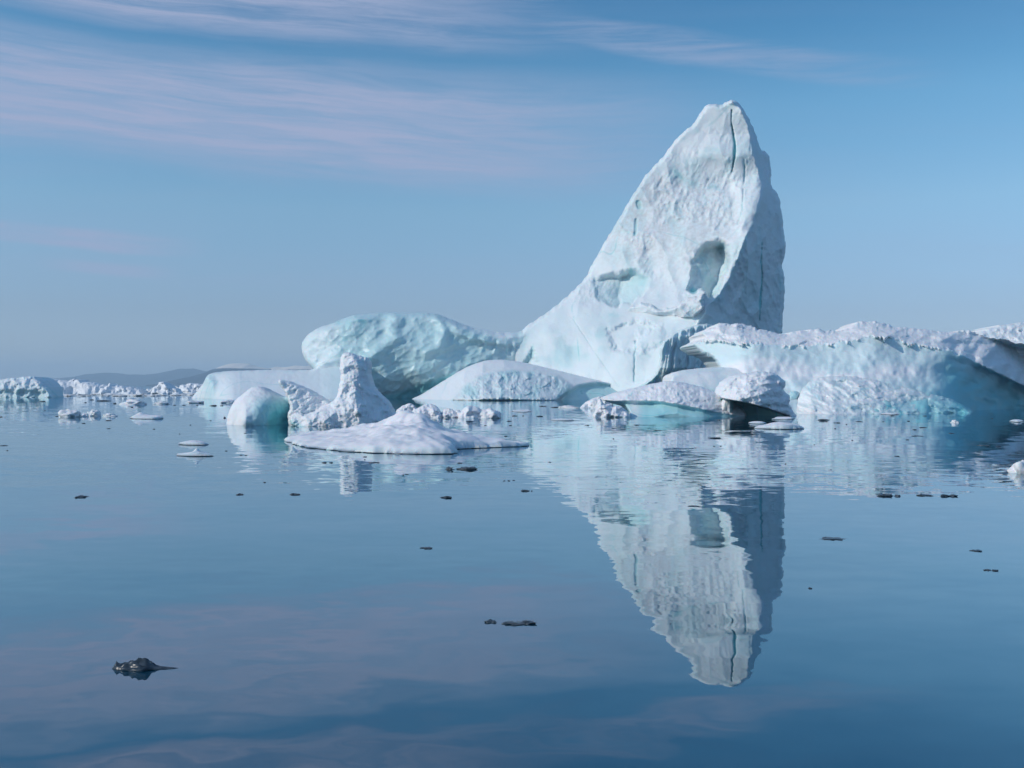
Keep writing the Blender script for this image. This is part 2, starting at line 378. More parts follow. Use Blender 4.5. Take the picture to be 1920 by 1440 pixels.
# ------------------------------------------------------------------ main iceberg: spire, hump, shelf, fluted foot
berg = thing('iceberg', 'huge pale iceberg with a leaning pointed spire and long rounded hump to its left', 'iceberg', 1150, 746)
D_MAIN = 240.0
RIDGE = [(1372, 188), (1393, 201), (1402, 217), (1410, 253), (1410, 287), (1424, 320), (1432, 350), (1428, 366), (1416, 415), (1394, 450), (1381, 490), (1369, 525), (1347, 559), (1328, 572), (1312, 600)]
CAV1 = [(1104, 522), (1135, 509), (1160, 506), (1197, 497), (1219, 515), (1219, 534), (1210, 553), (1197, 559), (1185, 572), (1172, 569), (1157, 578), (1138, 572), (1116, 562), (1107, 535)]
CAV2 = [(1313, 450), (1350, 444), (1368, 450), (1374, 487), (1364, 522), (1345, 553), (1329, 562), (1324, 547), (1313, 541), (1307, 550), (1291, 551), (1282, 547), (1294, 512), (1291, 487), (1307, 462)]
def f_spire(u, v, X, Z, s):
    # F in metres towards the boat: left flank climbs to the ridge, right flank falls away behind it
    rv = np.array([p[1] for p in RIDGE], float); ru = np.array([p[0] for p in RIDGE], float)
    rv = np.r_[rv, 640, 700, 770]; ru = np.r_[ru, 1290, 1262, 1240]
    ur = sint(v, rv, ru, 5.0); ur0 = ur; ur = ur + 3.0 * fbm(u / 22.0, v / 16.0, u * 0, 3) * np.exp(-((u - ur) / 22.0) ** 2)
    usil = sint(v, [185, 225, 280, 340, 400, 460, 800], [1384, 1404, 1428, 1448, 1466, 1474, 1474])
    ul = sint(v, [185, 214, 236, 268, 298, 322, 350, 412, 470, 520, 550, 603, 640, 800], [1330, 1312, 1298, 1262, 1240, 1215, 1197, 1160, 1125, 1100, 1070, 1000, 962, 962])
    slope = sint(v, [185, 366, 450, 525, 600, 800], [2.6, 2.3, 1.75, 1.40, 1.15, 1.10])
    right = 4.0 + (usil - u) * 0.128 * slope
    Fr = np.maximum(4.0 + (usil - ur0) * 0.128 * slope, 6.0); base = sint(v, [185, 530, 620, 800], [3, 3, 10, 11])
    t = np.clip((ur - u) / np.maximum(ur - ul, 10), 0, 1.3)
    left = Fr - (Fr - base) * t ** 1.05
    F = np.maximum(np.minimum(left, right), 2.0)
    isl = sst(ur - u, -2, 5); isr = 1 - isl
    x, z = X, Z; y = F * 0.7
    uw = u + 5 * fbm(u / 16, v / 16, u * 0 + 11, 4, 0.6); vw = v + 5 * fbm(u / 16, v / 16, u * 0 + 23, 4, 0.6)
    # large forms
    up = sst(v, 600, 560)                       # rough upper face, smooth ramp below
    pat = 0.15 + 0.85 * sst(fbm(x / 11, y / 11, z / 9, 2), -0.2, 0.4)
    F = F + isl * (1.3 * fbm(x / 15, y / 15, z / 18, 3) + (0.5 + 0.9 * up) * cups((x + 0.35 * z) / 8, y / 14, (z - 0.3 * x) / 11))
    F = F + isr * (1.2 * fbm(x / 9 + 9, z / 22, y * 0.1, 3) + 3.6 * cups((x - 0.2 * z) / 4.6, x * 0, z / 12) + 1.1 * cups((x + 0.15 * z) / 1.9, x * 0, z / 4.0) + 0.25 * fbm(x / .9, z / 1.4, x * 0, 3))
    F = F + up * isl * pat * (0.55 * cups((x - 0.3 * z) / 2.9, y / 5, (z + 0.3 * x) / 3.8) + 0.16 * fbm(x / 1.3, y / 1.3, z / 1.6, 4, 0.6))
    F = F + up * isl * 0.22 * pat * ridged((x - 0.55 * z) / 1.5, y / 6, (z + 0.55 * x) / 5.5, 3, 0.55)
    rough2 = zone([(1170, 330), (1330, 330), (1400, 420), (1320, 500), (1150, 490), (1130, 440)], u, v, 30)
    F = F + rough2 * pat * (0.5 * cups(x / 1.7, y / 3, z / 1.7) + 0.15 * ridged(x / 2.8, y / 2.8, z / 2.2, 4, 0.6))
    F = F + (1 - up) * isl * (0.20 * fbm(x / 6, y / 6, z / 7, 3))
    # steps / spall scars
    F = F - 1.2 * zone([(1395, 320), (1420, 310), (1434, 345), (1424, 362), (1400, 350)], u, v, 4) * 0 
    F = F + 2.2 * zone([(1380, 350), (1420, 338), (1436, 352), (1420, 400), (1390, 430)], u, v, 14)
    # hollows
    # each hollow drops away from its sharp left rim (so its floor lies in shade) and climbs back on the sunny right side
    u2 = u + 5 * fbm(u / 22, v / 22, u * 0 + 31, 3, 0.45); v2 = v + 5 * fbm(u / 22, v / 22, u * 0 + 37, 3, 0.45)
    c1 = poly_sdf(smooth_poly(CAV1, 1), u2, v2 + 2.0 * np.abs(fbm(u / 7 + 9, v / 40, u * 0 + 3, 3)) * sst(v, 535, 505))
    m1 = sst(-c1, -0.8, np.interp(v, [495, 525, 560, 580], [34, 14, 4, 4]))
    L1 = sint(v2, [480, 505, 522, 540, 562, 578, 600], [1150, 1128, 1103, 1106, 1114, 1148, 1160], 5); R1 = sint(v2, [480, 497, 519, 534, 553, 572, 600], [1196, 1204, 1224, 1222, 1212, 1190, 1180], 5)
    t1 = np.clip((u2 - L1) / (R1 - L1), 0, 1)
    d1 = m1 * np.minimum(np.clip(t1 / 0.5, 0, 1), np.clip((1.02 - t1) / 0.5, 0, 1))
    F = F - d1 * (4.4 + 1.1 * cups(x / 3.2, y / 6, z / 3.6)) - m1 * 0.5
    c2 = poly_sdf(smooth_poly(CAV2, 1), u2, v2 + 1.2 * np.abs(fbm(u / 6, v / 30, u * 0 + 3, 3)) * sst(v, 490, 455))
    m2 = sst(-c2, -0.8, np.interp(v, [444, 475, 540, 566], [36, 14, 4, 4]))
    L2 = sint(v2, [430, 450, 487, 512, 547, 570], [1318, 1310, 1293, 1293, 1282, 1280], 5); R2 = sint(v2, [430, 450, 487, 525, 559, 570], [1372, 1374, 1380, 1370, 1349, 1345], 5)
    t2 = np.clip((u2 - L2) / (R2 - L2), 0, 1)
    d2 = m2 * np.minimum(np.clip(t2 / 0.70, 0, 1), np.clip((1.03 - t2) / 0.33, 0, 1))
    F = F - d2 * (6.6 + 1.3 * cups(x / 3.5, y / 6, z / 6)) - m2 * 0.5
    # crevasses
    cr = line_d([(1372, 206), (1371, 228), (1375, 250), (1378, 272), (1377, 295), (1373, 318), (1372, 322)], u, v)
    cr = cr + 0.8 * fbm(u / 5, v / 7, u * 0, 3); wd = np.interp(v, [204, 228, 236, 285, 322], [0.5, 0.4, 1.0, 2.0, 0.5]); g1 = sst(wd * 1.5 - cr, -0.6, 1.2)
    cr2 = np.minimum(line_d([(1395, 300), (1396, 322), (1395, 345)], u, v), line_d([(1394, 355), (1392, 395), (1383, 420)], u, v))
    cr2 = cr2 + 1.6 * fbm(u / 5, v / 9, u * 0 + 3, 3); g2 = sst(1.6 - cr2, -0.8, 1.8)
    cr3 = line_d([(1429, 455), (1427, 490), (1429, 520), (1426, 555), (1424, 600)], u, v)
    cr3 = cr3 + 1.2 * fbm(u / 6, v / 9, u * 0 + 6, 3)
    g3 = sst(np.interp(v, [455, 490, 530, 560, 600], [1.0, 1.6, 2.2, 3.0, 1.2]) - cr3, -0.6, 1.4)
    cr4 = np.minimum(line_d([(1193, 412), (1191, 440)], u, v), line_d([(1197, 380), (1199, 388)], u, v) - 2)
    g4 = sst(3.0 - cr4, -1, 2)
    ck = line_d([(1075, 598), (1112, 655), (1160, 725)], u + 1.5 * fbm(u / 12, v / 12, u * 0, 3), v); g5 = 0.6 * sst(0.8 - ck, -0.6, 0.8)
    ck2 = line_d([(1192, 640), (1190, 670), (1189, 715)], u + 2 * fbm(u / 12, v / 12, u * 0, 3), v); g6 = sst(1.6 - ck2, -0.6, 1.0)
    F = F - 1.2 * g1 - 0.5 * g2 - 0.7 * g3 - 0.4 * g4 - 0.3 * g5 - 0.4 * g6
    # rubbly ledge below the hollows
    # scarps on the white ramp
    F = F - 1.1 * zone([(1140, 620), (1195, 600), (1230, 612), (1195, 640), (1190, 660), (1150, 655)], uw, vw, 8)
    F = F + 0.9 * zone([(1195, 622), (1240, 612), (1245, 640), (1200, 660)], uw, vw, 8)
    F = F - 1.2 * zone([(1000, 655), (1005, 680), (985, 700), (975, 690)], uw, vw, 6)
    tint = 0.12 + 0.16 * up * sst(fbm(x / 6, y / 6, z / 9, 3), 0.0, 0.5) + 0.05 * (1 - up)
    tint = tint + 0.25 * zone([(1150, 600), (1000, 640), (985, 740), (1060, 740), (1150, 660)], u, v, 30) * sst(fbm(x / 8, y / 8, z / 6, 3), 0, 0.6)
    tint = tint + 0.9 * g1 + 0.35 * g2 + 0.8 * g3 + 0.4 * g4 + 0.18 * g5 + 0.3 * g6
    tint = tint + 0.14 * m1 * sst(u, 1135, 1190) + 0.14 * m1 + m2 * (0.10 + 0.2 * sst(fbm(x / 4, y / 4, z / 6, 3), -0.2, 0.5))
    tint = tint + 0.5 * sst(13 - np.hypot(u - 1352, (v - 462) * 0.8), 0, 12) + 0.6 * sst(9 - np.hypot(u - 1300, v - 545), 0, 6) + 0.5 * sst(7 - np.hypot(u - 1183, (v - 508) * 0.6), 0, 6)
    tint = tint + 0.45 * zone([(1000, 645), (1000, 668), (985, 688), (978, 690)], u, v, 3) + 0.2 * zone([(975, 632), (992, 625), (985, 645), (970, 655)], u, v, 5)
    dirt = rough2 * 0.55 + 0.2 * up
    return F, np.clip(tint, 0, 1), np.clip(dirt, 0, 1)
SPIRE = [(1312, 214), (1325, 195), (1340, 194), (1352, 198), (1362, 190), (1374, 187), (1386, 193), (1394, 204), (1404, 224), (1413, 240), (1421, 262), (1426, 280), (1436, 284), (1443, 296), (1446, 320), (1446, 352),
         (1458, 360), (1463, 378), (1468, 420), (1474, 460), (1471, 482), (1465, 500), (1470, 510), (1472, 545), (1468, 590), (1466, 625), (1467, 660), (1470, 780), (978, 780), (972, 740), (968, 700), (958, 668), (962, 640),
         (978, 618), (1000, 603), (1035, 580), (1070, 550), (1100, 520), (1108, 500), (1125, 470), (1137, 448), (1160, 412), (1180, 375), (1197, 350), (1215, 322), (1240, 298), (1262, 268), (1282, 246), (1298, 236)]
spire = relief('spire', SPIRE, D_MAIN, f_spire, M_berg, berg, step=1.3, w=7, back=14, rag=(1.6, 12))

def f_ledge(u, v, X, Z, s):
    F = 15.9 + 0.085 * (u - 1150) + 1.8 * cups((X + 0.4 * Z) / 4.5, X * 0, (Z - 0.3 * X) / 3.4) + 0.5 * cups(X / 1.6, X * 0, Z / 1.6) * sst(u, 1235, 1265) + 0.12 * fbm(X / .7, Z / .7, X * 0, 3) - 0.05 * np.clip(v - 585, 0, 40)
    return F, np.clip(0.10 + 0.2 * sst(fbm(X / 3, Z / 3, X * 0, 2), 0, .5), 0, 1), 0.35 + 0.5 * sst(u, 1240, 1270)
LEDGE = [(1148, 592), (1162, 577), (1178, 570), (1196, 562), (1212, 561), (1232, 570), (1250, 572), (1262, 570), (1276, 560), (1290, 553), (1306, 551), (1314, 543), (1319, 540), (1327, 549), (1325, 562), (1328, 580), (1316, 596), (1300, 604), (1262, 606), (1225, 600), (1180, 602)]
relief('rubble_ledge', LEDGE, D_MAIN + 0, f_ledge, M_berg, spire, step=1.2, w=12, back=1.0, rag=(3.0, 14))

def f_hump(u, v, X, Z, s):
    x, z = X, Z
    F = rbf([(565, 655, 2), (600, 640, 5), (640, 620, 7), (720, 595, 5), (800, 590, 5.5), (860, 608, 6.5), (930, 625, 6.5), (960, 625, 6.5), (1000, 620, 6.5),
             (620, 680, 8.5), (700, 650, 9.6), (760, 640, 9.2), (730, 680, 9.8), (820, 640, 9.2), (860, 660, 9.0), (900, 680, 8.6), (960, 660, 6.8), (1000, 660, 6.5),
             (650, 710, 10), (720, 715, 10), (780, 705, 10), (840, 700, 10), (690, 740, 9.5), (760, 738, 7.0), (840, 735, 8), (920, 730, 7.5), (1000, 740, 6.5), (640, 745, 10)], u, v, 10)
    F = F - 12 * sst(u, 1000, 1045); calm = 1 - 0.75 * sst(u, 900, 970)
    y = F
    F = F + calm * 0.8 * fbm(x / 9, y / 9, z / 8, 3) + calm * 0.7 * cups((x + 0.6 * z) / 6.5, y / 14, (z - 0.45 * x) / 4.4)
    sc = ridged((x + 0.8 * z) / 3.2, y / 4, (z - 0.6 * x) / 2.2, 3, 0.5)
    F = F + 0.14 * sc * calm + 0.42 * calm * cups((x + 0.9 * z) / 3.0, y / 6, (z - 0.7 * x) / 1.5) + 0.05 * fbm(x / 1.2, y / 1.2, z / 1.2, 3)
    rg = line_d([(690, 672), (715, 652), (740, 634), (736, 612), (742, 596)], u, v); F = F + 1.4 * np.exp(-(rg / 12) ** 2)
    rg = line_d([(822, 600), (834, 620), (822, 650), (800, 662)], u, v); F = F + 1.2 * np.exp(-(rg / 9) ** 2)
    # cornice of the saddle with vertical flutes
    lip = line_d([(835, 618), (880, 638), (930, 650), (980, 655)], u, v)
    F = F + 1.3 * sst(v - np.interp(u, [835, 880, 930, 990], [618, 636, 646, 652]), 6, -4) * sst(u, 830, 860) * sst(u, 990, 930)
    F = F + 0.35 * np.sin((u + 0.5 * v) / 5.0 + fbm(u / 20, v / 20, u * 0, 2) * 3) * np.exp(-(lip / 12) ** 2) * sst(u, 860, 900)
    tint = 0.40 + 0.08 * sst(v, 590, 720) * sst(u, 600, 680) * sst(u, 1000, 860) + 0.10 * sc
    tint = tint + 0.40 * zone([(690, 748), (745, 736), (800, 716), (850, 700), (850, 752), (690, 760)], u, v, 6)
    tint = tint - 0.22 * sst(u, 660, 590) - 0.2 * zone([(830, 590), (960, 622), (960, 640), (850, 612)], u, v, 6)
    tint = tint - 0.15 * sst(u, 880, 1000)
    return F, np.clip(tint, 0, 1), 0.05
HUMP = [(564, 655), (568, 638), (580, 624), (600, 613), (628, 604), (655, 592), (690, 588), (725, 586), (765, 587), (805, 586), (830, 592), (850, 600), (875, 611), (905, 618), (960, 625), (1000, 615),
        (1040, 600), (1050, 780), (640, 780), (625, 735), (600, 705), (586, 690), (572, 676)]
relief('hump', HUMP, 236, f_hump, M_smooth, berg, step=1.4, w=12, back=16, rag=(0.8, 14))

def f_shelf(u, v, X, Z, s):
    top = np.interp(u, [370, 385, 400, 450, 600, 680], [735, 708, 698, 693, 692, 682])
    F = (1.5 + np.clip(v - top, 0, 60) * 0.34) * (0.25 + 0.75 * sst(u, 372, 440))
    knob = line_d([(388, 708), (396, 722), (392, 745)], u, v); F = F + 2.0 * np.exp(-(knob / 9) ** 2)
    F = F + 0.5 * fbm(X / 8, Z / 4, X * 0, 3) + 0.13 * ridged(X / 1.6, Z / 1.0, X * 0, 3)
    return F, np.clip(0.12 + 0.25 * np.exp(-(knob / 12) ** 2) + 0.2 * sst(u, 570, 650), 0, 1), 0.05
relief('shelf', [(352, 765), (362, 742), (374, 728), (384, 714), (388, 704), (396, 699), (425, 696), (470, 694), (530, 693), (575, 694), (590, 692), (600, 680), (640, 665), (690, 665), (700, 770), (366, 770)],
       228, f_shelf, M_smooth, berg, step=1.4, w=6, back=10, rag=(0.7, 10))

def f_flute(u, v, X, Z, s):
    F = np.interp(u, [1180, 1225, 1245, 1350], [14.0, 14.0, 14.0, 7.0]) + 6.0 - np.interp(v, [600, 690, 745], [0.0, 0.0, 5.5])
    t = u + 0.22 * (v - 620) + 3.0 * fbm(u / 30, v / 25, u * 0, 2)
    fl = np.abs(np.sin(t / 4.6)) + 0.5 * np.abs(np.sin(t / 3.1 + 1))
    F = F + 0.95 * fl * sst(u, 1232, 1250) * sst(v, 730, 690)
    F = F + 0.4 * fbm(X / 3, Z / 4, X * 0, 3) + 0.15 * fbm(X / .7, Z / .9, X * 0 + 3, 3)
    led = sst(v - (633 - (u - 1240) * 0.12), 3, -3); F = F - 1.0 * led
    return F + 6, np.clip(0.22 + 0.25 * sst(v, 690, 735) + 0.06 * fl, 0, 1), 0.15
relief('fluted_foot', [(1236, 645), (1262, 622), (1300, 608), (1334, 604), (1352, 622), (1362, 660), (1362, 775), (1150, 775), (1168, 735), (1200, 722), (1226, 704), (1236, 680)],
       226, f_flute, M_smooth, berg, step=1.2, w=5, back=10, rag=(0.6, 8))

# ------------------------------------------------------------------ smooth snow mound in front of the big iceberg
def f_mound(u, v, X, Z, s):
    top = np.interp(u, [760, 790, 830, 870, 905, 945, 1000, 1060, 1110, 1155], [752, 740, 715, 690, 677, 675, 683, 698, 710, 722])
    F = 1.5 + np.clip(v - top, 0, 70) * 0.26
    face = zone([(842, 752), (862, 732), (890, 708), (925, 697), (965, 694), (1010, 697), (1045, 705), (1070, 722), (1064, 738), (1040, 752)], u, v, 4)
    F = F + face * (1.6 + 0.9 * ridged(X / 3, Z / 3, X * 0 + 2, 4, 0.6) + 0.5 * facets(X / 1.6, X * 0, Z / 1.6, 1.0))
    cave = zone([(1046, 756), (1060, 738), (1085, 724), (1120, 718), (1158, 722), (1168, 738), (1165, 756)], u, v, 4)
    F = F - cave * (2.6 + 0.8 * cups(X / 3.0, X * 0, Z / 2.0))
    F = F + 0.4 * fbm(X / 6, Z / 5, X * 0, 3) + 0.06 * fbm(X / .8, Z / .8, X * 0, 3)
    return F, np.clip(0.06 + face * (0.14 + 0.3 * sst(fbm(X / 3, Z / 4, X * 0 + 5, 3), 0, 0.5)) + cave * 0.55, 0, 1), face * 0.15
mound = relief('snow_mound', [(758, 775), (765, 751), (790, 740), (812, 726), (835, 712), (870, 690), (900, 678), (925, 674), (955, 675), (1000, 683), (1060, 698), (1110, 710), (1150, 720), (1166, 727), (1164, 745), (1168, 775)],
       214, f_mound, M_smooth, None, step=1.2, w=6, back=14, rag=(0.5, 9), loc=place(950, 749, 207)[:2] + (0,))
tag(mound, 'low smooth snow mound with a broken ice face, afloat before the spire iceberg', 'ice mound')

# ------------------------------------------------------------------ long ice wall on the right
wall = thing('ice_wall', 'long low turquoise ice wall with snow crest running out of frame at right', 'iceberg', 1640, 770)
def f_wall(u, v, X, Z, s):
    crust = sint(u, [1290, 1330, 1400, 1480, 1540, 1590, 1640, 1700, 1760, 1800, 1960], [650, 640, 645, 652, 648, 640, 630, 643, 655, 665, 745], 12)
    crust0 = crust
    crust = crust + (7 * fbm(u / 36, u * 0, u * 0 + 2, 2) + 9 * np.abs(fbm(u / 17, v / 40, u * 0 + 4, 4, 0.6)) - 3) * sst(u, 1900, 1760)
    top = sint(u, [1290, 1345, 1465, 1530, 1632, 1760, 1850, 1960], [640, 607, 627, 617, 604, 620, 630, 655], 12)
    above = sst(crust - v, -1.5, 2.5)
    Ftop = 1.5 + 7.5 * np.clip((v - top) / np.maximum(crust0 - top, 8), 0, 1.15) ** 0.9
    dv = v - crust0 + 6 * fbm(u / 40, v / 40, u * 0 + 8, 3)
    bow = np.interp(dv, [-4, 4, 20, 40, 60, 80, 110, 140], [8.8, 9.3, 10.2, 11.6, 13.6, 16.0, 19.5, 22.5])
    slope = sst(u + 25 * fbm(u / 50, v / 50, u * 0 + 3, 2), 1730, 1880)                                   # snow slope dropping to the right with a deep hollow below
    low = bow; Ftop_edge = 12.0
    Ftop = Ftop + slope * 3.0
    turn = np.clip(u - 1725 + 14 * fbm(u / 30, v / 30, u * 0 + 6, 2), 0, 400) ** 1.6 * 0.0024
    Ftop = Ftop - turn; low = low * (1 - slope) + slope * (Ftop_edge - turn - np.interp(dv, [-5, 0, 14, 40, 90], [0.5, 1.2, 3.2, 4.2, 2.0]))
    F = above * Ftop + (1 - above) * low
    F = np.maximum(F, -4.0); F = F * (0.22 + 0.78 * sst(u, 1296, 1420))
    x, z = X, Z
    F = F + above * (0.8 * ridged(x / 3.6, z / 1.8, x * 0 + 3, 4, 0.55) + 1.3 * cups(x / 3.2, x * 0, z / 1.3) + 0.5 * facets(x / 2.6, x * 0, z / 1.3, 0.8) + 0.10 * facets(x / 1.9, x * 0, z / 1.0, 1.0) + 0.10 * fbm(x / .6, F / .6, z / .5, 3)) * (1 - 0.6 * slope)
    st = 0.6 * ridged((x + 2.2 * z) / 11, F * 0, (z + 0.30 * x) / 2.6, 2)  # long diagonal scoops
    F = F + (1 - above) * (0.22 * st + 0.35 * fbm((x + z) / 9, z / 5, x * 0, 2) + 0.010 * fbm(x / .6, z / .6, x * 0, 3))
    notch = zone([(1290, 655), (1340, 672), (1352, 690), (1240, 700), (1240, 655)], u, v, 4)
    tint = (1 - above) * (0.30 + 0.10 * st)
    band = zone([(1340, 690), (1420, 668), (1500, 680), (1560, 700), (1620, 700), (1640, 686), (1700, 684), (1735, 700), (1640, 715), (1500, 712), (1400, 720), (1340, 720)], u, v, 9)
    tint = tint - 0.28 * band * (1 - above)
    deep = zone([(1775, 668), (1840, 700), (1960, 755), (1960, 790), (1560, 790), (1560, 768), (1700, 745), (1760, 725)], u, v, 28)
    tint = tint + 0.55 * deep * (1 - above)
    return F, np.clip(tint, 0, 1), above * 0.35
WALL = [(1297, 650), (1300, 640), (1322, 634), (1312, 624), (1330, 618), (1350, 607), (1380, 605), (1420, 614), (1450, 624), (1478, 626), (1500, 620), (1530, 616), (1560, 622), (1590, 616), (1600, 608),
        (1632, 603), (1652, 606), (1668, 611), (1700, 616), (1740, 618), (1770, 624), (1790, 622), (1812, 620), (1835, 626), (1860, 634), (1900, 642), (1990, 655), (2080, 668), (2150, 700), (2170, 800), (1400, 800), (1362, 740), (1352, 690), (1330, 670)]
wface = relief('wall_face', WALL, 126, f_wall, M_wall, wall, step=1.3, w=7, back=14, rag=(4.0, 17))
def f_tongue(u, v, X, Z, s):
    F = np.interp(v, [685, 700, 730, 780], [1.0, 3.5, 5.5, 7.0]) + 0.3 * fbm(X / 4, Z / 3, X * 0, 3) + 0.06 * ridged(X / 1.2, Z / 1, X * 0, 3)
    return F + 1.5, np.clip(0.06 + 0.30 * zone([(1270, 735), (1290, 722), (1350, 725), (1350, 790), (1270, 790)], u, v, 12) + 0.15 * sst(fbm(X / 3, Z / 2, X * 0, 2), 0, 0.5), 0, 1), 0.0
relief('ice_tongue', [(1254, 716), (1257, 703), (1275, 695), (1310, 690), (1360, 688), (1420, 686), (1470, 694), (1540, 712), (1580, 740), (1580, 800), (1256, 800)], 119, f_tongue, M_wall, wall, step=1.4, w=6, back=9, rag=(0.5, 9))
def f_apron(u, v, X, Z, s):
    top = np.interp(u, [1490, 1520, 1560, 1620, 1700, 1780, 1860], [735, 712, 705, 706, 722, 742, 765])
    F = 2.0 + np.clip(v - top, 0, 80) * 0.10 + 0.8 * ridged((X + Z) / 3.2, Z / 1.7, X * 0 + 1, 4, 0.5) + 0.2 * facets(X / 1.5, X * 0, Z / 0.9, 0.8) + 0.07 * fbm(X / .5, Z / .4, X * 0, 3)
    lower = sst(v - np.interp(u, [1490, 1600, 1700, 1860], [765, 758, 748, 752]), -6, 6)
    return F, np.clip(0.08 + 0.45 * sst(u + 0.5 * (v - 740), 1660, 1800) + 0.25 * lower * sst(u, 1560, 1650) + 0.2 * sst(fbm(X / 2, Z / 1.2, X * 0, 3), 0.05, 0.5), 0, 1), 0.1
relief('apron', [(1486, 800), (1490, 752), (1500, 730), (1520, 713), (1545, 706), (1590, 704), (1630, 708), (1670, 716), (1720, 727), (1770, 742), (1810, 760), (1830, 775), (1830, 800)], 112, f_apron, M_wall, wall, step=1.3, w=6, back=5, rag=(1.4, 10))
def f_knob(u, v, X, Z, s): return 1.5 + 0.2 * fbm(X, Z, X * 0, 2), 0.55 + 0 * u, 0.0
relief('blue_knob', [(1474, 742), (1486, 732), (1498, 734), (1502, 742), (1497, 754), (1490, 758), (1478, 755)], 109.5, f_knob, M_smooth, wface, step=1.2, w=9, back=2, rag=(0.3, 6))

def f_ridge(u, v, X, Z, s):
    F = 1.0 + np.clip(v - 605, 0, 80) * 0.16 + 1.0 * ridged(X / 3, Z / 2, X * 0, 4, 0.6) + 0.4 * facets(X / 1.5, X * 0, Z / 1.0, 1.0)
    return F, 0.08 + 0 * u, 0.3
rr = relief('snow_ridge', [(1780, 700), (1800, 640), (1835, 626), (1850, 618), (1872, 611), (1895, 607), (1925, 604), (1990, 600), (2080, 611), (2160, 640), (2190, 760), (1780, 760)], 148, f_ridge, M_wall, None, step=1.5, w=6, back=14, rag=(2.0, 9), loc=place(1900, 760, 148)[:2] + (0,))
tag(rr, 'rubbly white snow ridge rising behind the ice wall at the right edge', 'iceberg')

# ------------------------------------------------------------------ undercut berg before the wall
under = thing('undercut_berg', 'small white berg with an overhanging mushroom block and turquoise undercut', 'iceberg', 1330, 780)
def f_slab(u, v, X, Z, s):
    top = np.interp(u, [1128, 1150, 1200, 1245, 1270, 1320, 1350, 1400], [748, 738, 726, 717, 715, 726, 742, 765])
    F = 0.8 + np.clip(v - top, 0, 60) * 0.085
    edge = np.interp(u, [1128, 1170, 1230, 1280, 1330, 1360, 1400], [752, 752, 752, 760, 770, 776, 782])
    b = sst(v - edge, -1.5, 2.5)
    b2 = sst(v - edge, -2.5, 7.0); F = F - b2 * np.interp(u, [1128, 1180, 1230, 1330, 1370], [1.4, 1.0, 1.1, 0.7, 0.2])
    F = F + (1 - b) * (0.35 * ridged(X / 2, Z / 1.2, X * 0, 4) + 0.10 * fbm(X / .4, Z / .3, X * 0, 3)) + 0.2 * fbm(X / 2.5, Z / 2, X * 0 + 4, 3)
    lightp = np.exp(-((u - 1190) / 12) ** 2)
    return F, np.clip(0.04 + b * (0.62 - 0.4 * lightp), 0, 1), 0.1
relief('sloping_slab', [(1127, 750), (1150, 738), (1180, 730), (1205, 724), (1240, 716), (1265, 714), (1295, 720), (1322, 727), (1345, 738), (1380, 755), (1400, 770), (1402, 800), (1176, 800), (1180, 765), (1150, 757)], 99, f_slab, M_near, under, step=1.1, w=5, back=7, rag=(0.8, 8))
def f_mush(u, v, X, Z, s):
    F = rbf([(1345, 745, 2.0), (1370, 715, 2), (1420, 698, 1.8), (1460, 702, 1.5), (1400, 730, 3.6), (1440, 725, 3.2), (1475, 730, 1.2), (1380, 750, 4.2), (1430, 752, 4.0), (1475, 752, 1.8), (1485, 775, 1.5), (1460, 772, 2.2)], u, v, 6)
    edge = np.interp(u, [1340, 1365, 1400, 1440, 1470, 1495], [744, 749, 755, 766, 777, 786]); b = sst(v - edge, -1.0, 2.0)
    F = F * (1 - b) + b * np.interp(u, [1340, 1380, 1420, 1480], [-0.5, -1.2, -1.8, 0.5])
    lay = np.sin((v + 0.12 * u) / 3.0 + 2.0 * fbm(u / 25, v / 25, u * 0, 2))
    F = F + (1 - b) * (0.30 * ridged(X / 1.7, F / 2, Z / 1.0, 4, 0.48) + 0.12 * lay * sst(u, 1400, 1450) + 0.25 * fbm(X / 1.0, F, Z / .8, 3))
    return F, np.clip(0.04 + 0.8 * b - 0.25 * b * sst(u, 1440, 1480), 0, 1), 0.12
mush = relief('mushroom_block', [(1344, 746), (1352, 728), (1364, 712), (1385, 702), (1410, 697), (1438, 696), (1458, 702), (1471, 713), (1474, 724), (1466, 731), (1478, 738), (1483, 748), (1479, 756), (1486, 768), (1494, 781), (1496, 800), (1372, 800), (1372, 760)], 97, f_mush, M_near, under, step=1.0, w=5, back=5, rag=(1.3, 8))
def f_stalk(u, v, X, Z, s): return 1.6 + 0.15 * fbm(X / .8, Z / 1.5, X * 0, 3), 0.05 + 0.5 * sst(u, 1364, 1374), 0.0
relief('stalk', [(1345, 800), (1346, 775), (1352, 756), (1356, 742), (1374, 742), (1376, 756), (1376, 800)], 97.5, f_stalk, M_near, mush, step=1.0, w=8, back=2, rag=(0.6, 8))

# ------------------------------------------------------------------ pillar berg: dome, tilted fin, pillar
pil = thing('pillar_berg', 'white berg with a blunt pillar, a tilted fin and a turquoise dome', 'iceberg', 620, 797)
def f_dome(u, v, X, Z, s):
    F = rbf([(430, 790, 1.5), (440, 755, 1.3), (478, 730, 0.8), (470, 760, 2.4), (460, 790, 3.2), (500, 760, 2.2), (500, 792, 2.4), (530, 760, 0.8), (535, 790, 0.6), (555, 790, 0.3)], u, v, 6)
    F = F + 0.12 * np.sin(u / 4.5) * sst(v, 750, 770) * sst(u, 480, 460) + 0.15 * fbm(X / 1.5, F, Z / 1.5, 3) + 0.03 * fbm(X / .3, F, Z / .3, 2)
    t = 0.62 * sst(u + 0.25 * (v - 760), 455, 500) * sst(v, 735, 765) + 0.4 * sst(24 - np.hypot((u - 525) * 0.7, v - 788), 0, 20) + 0.22 * sst(u, 480, 530)
    return F, np.clip(0.06 + t, 0, 1), 0.0
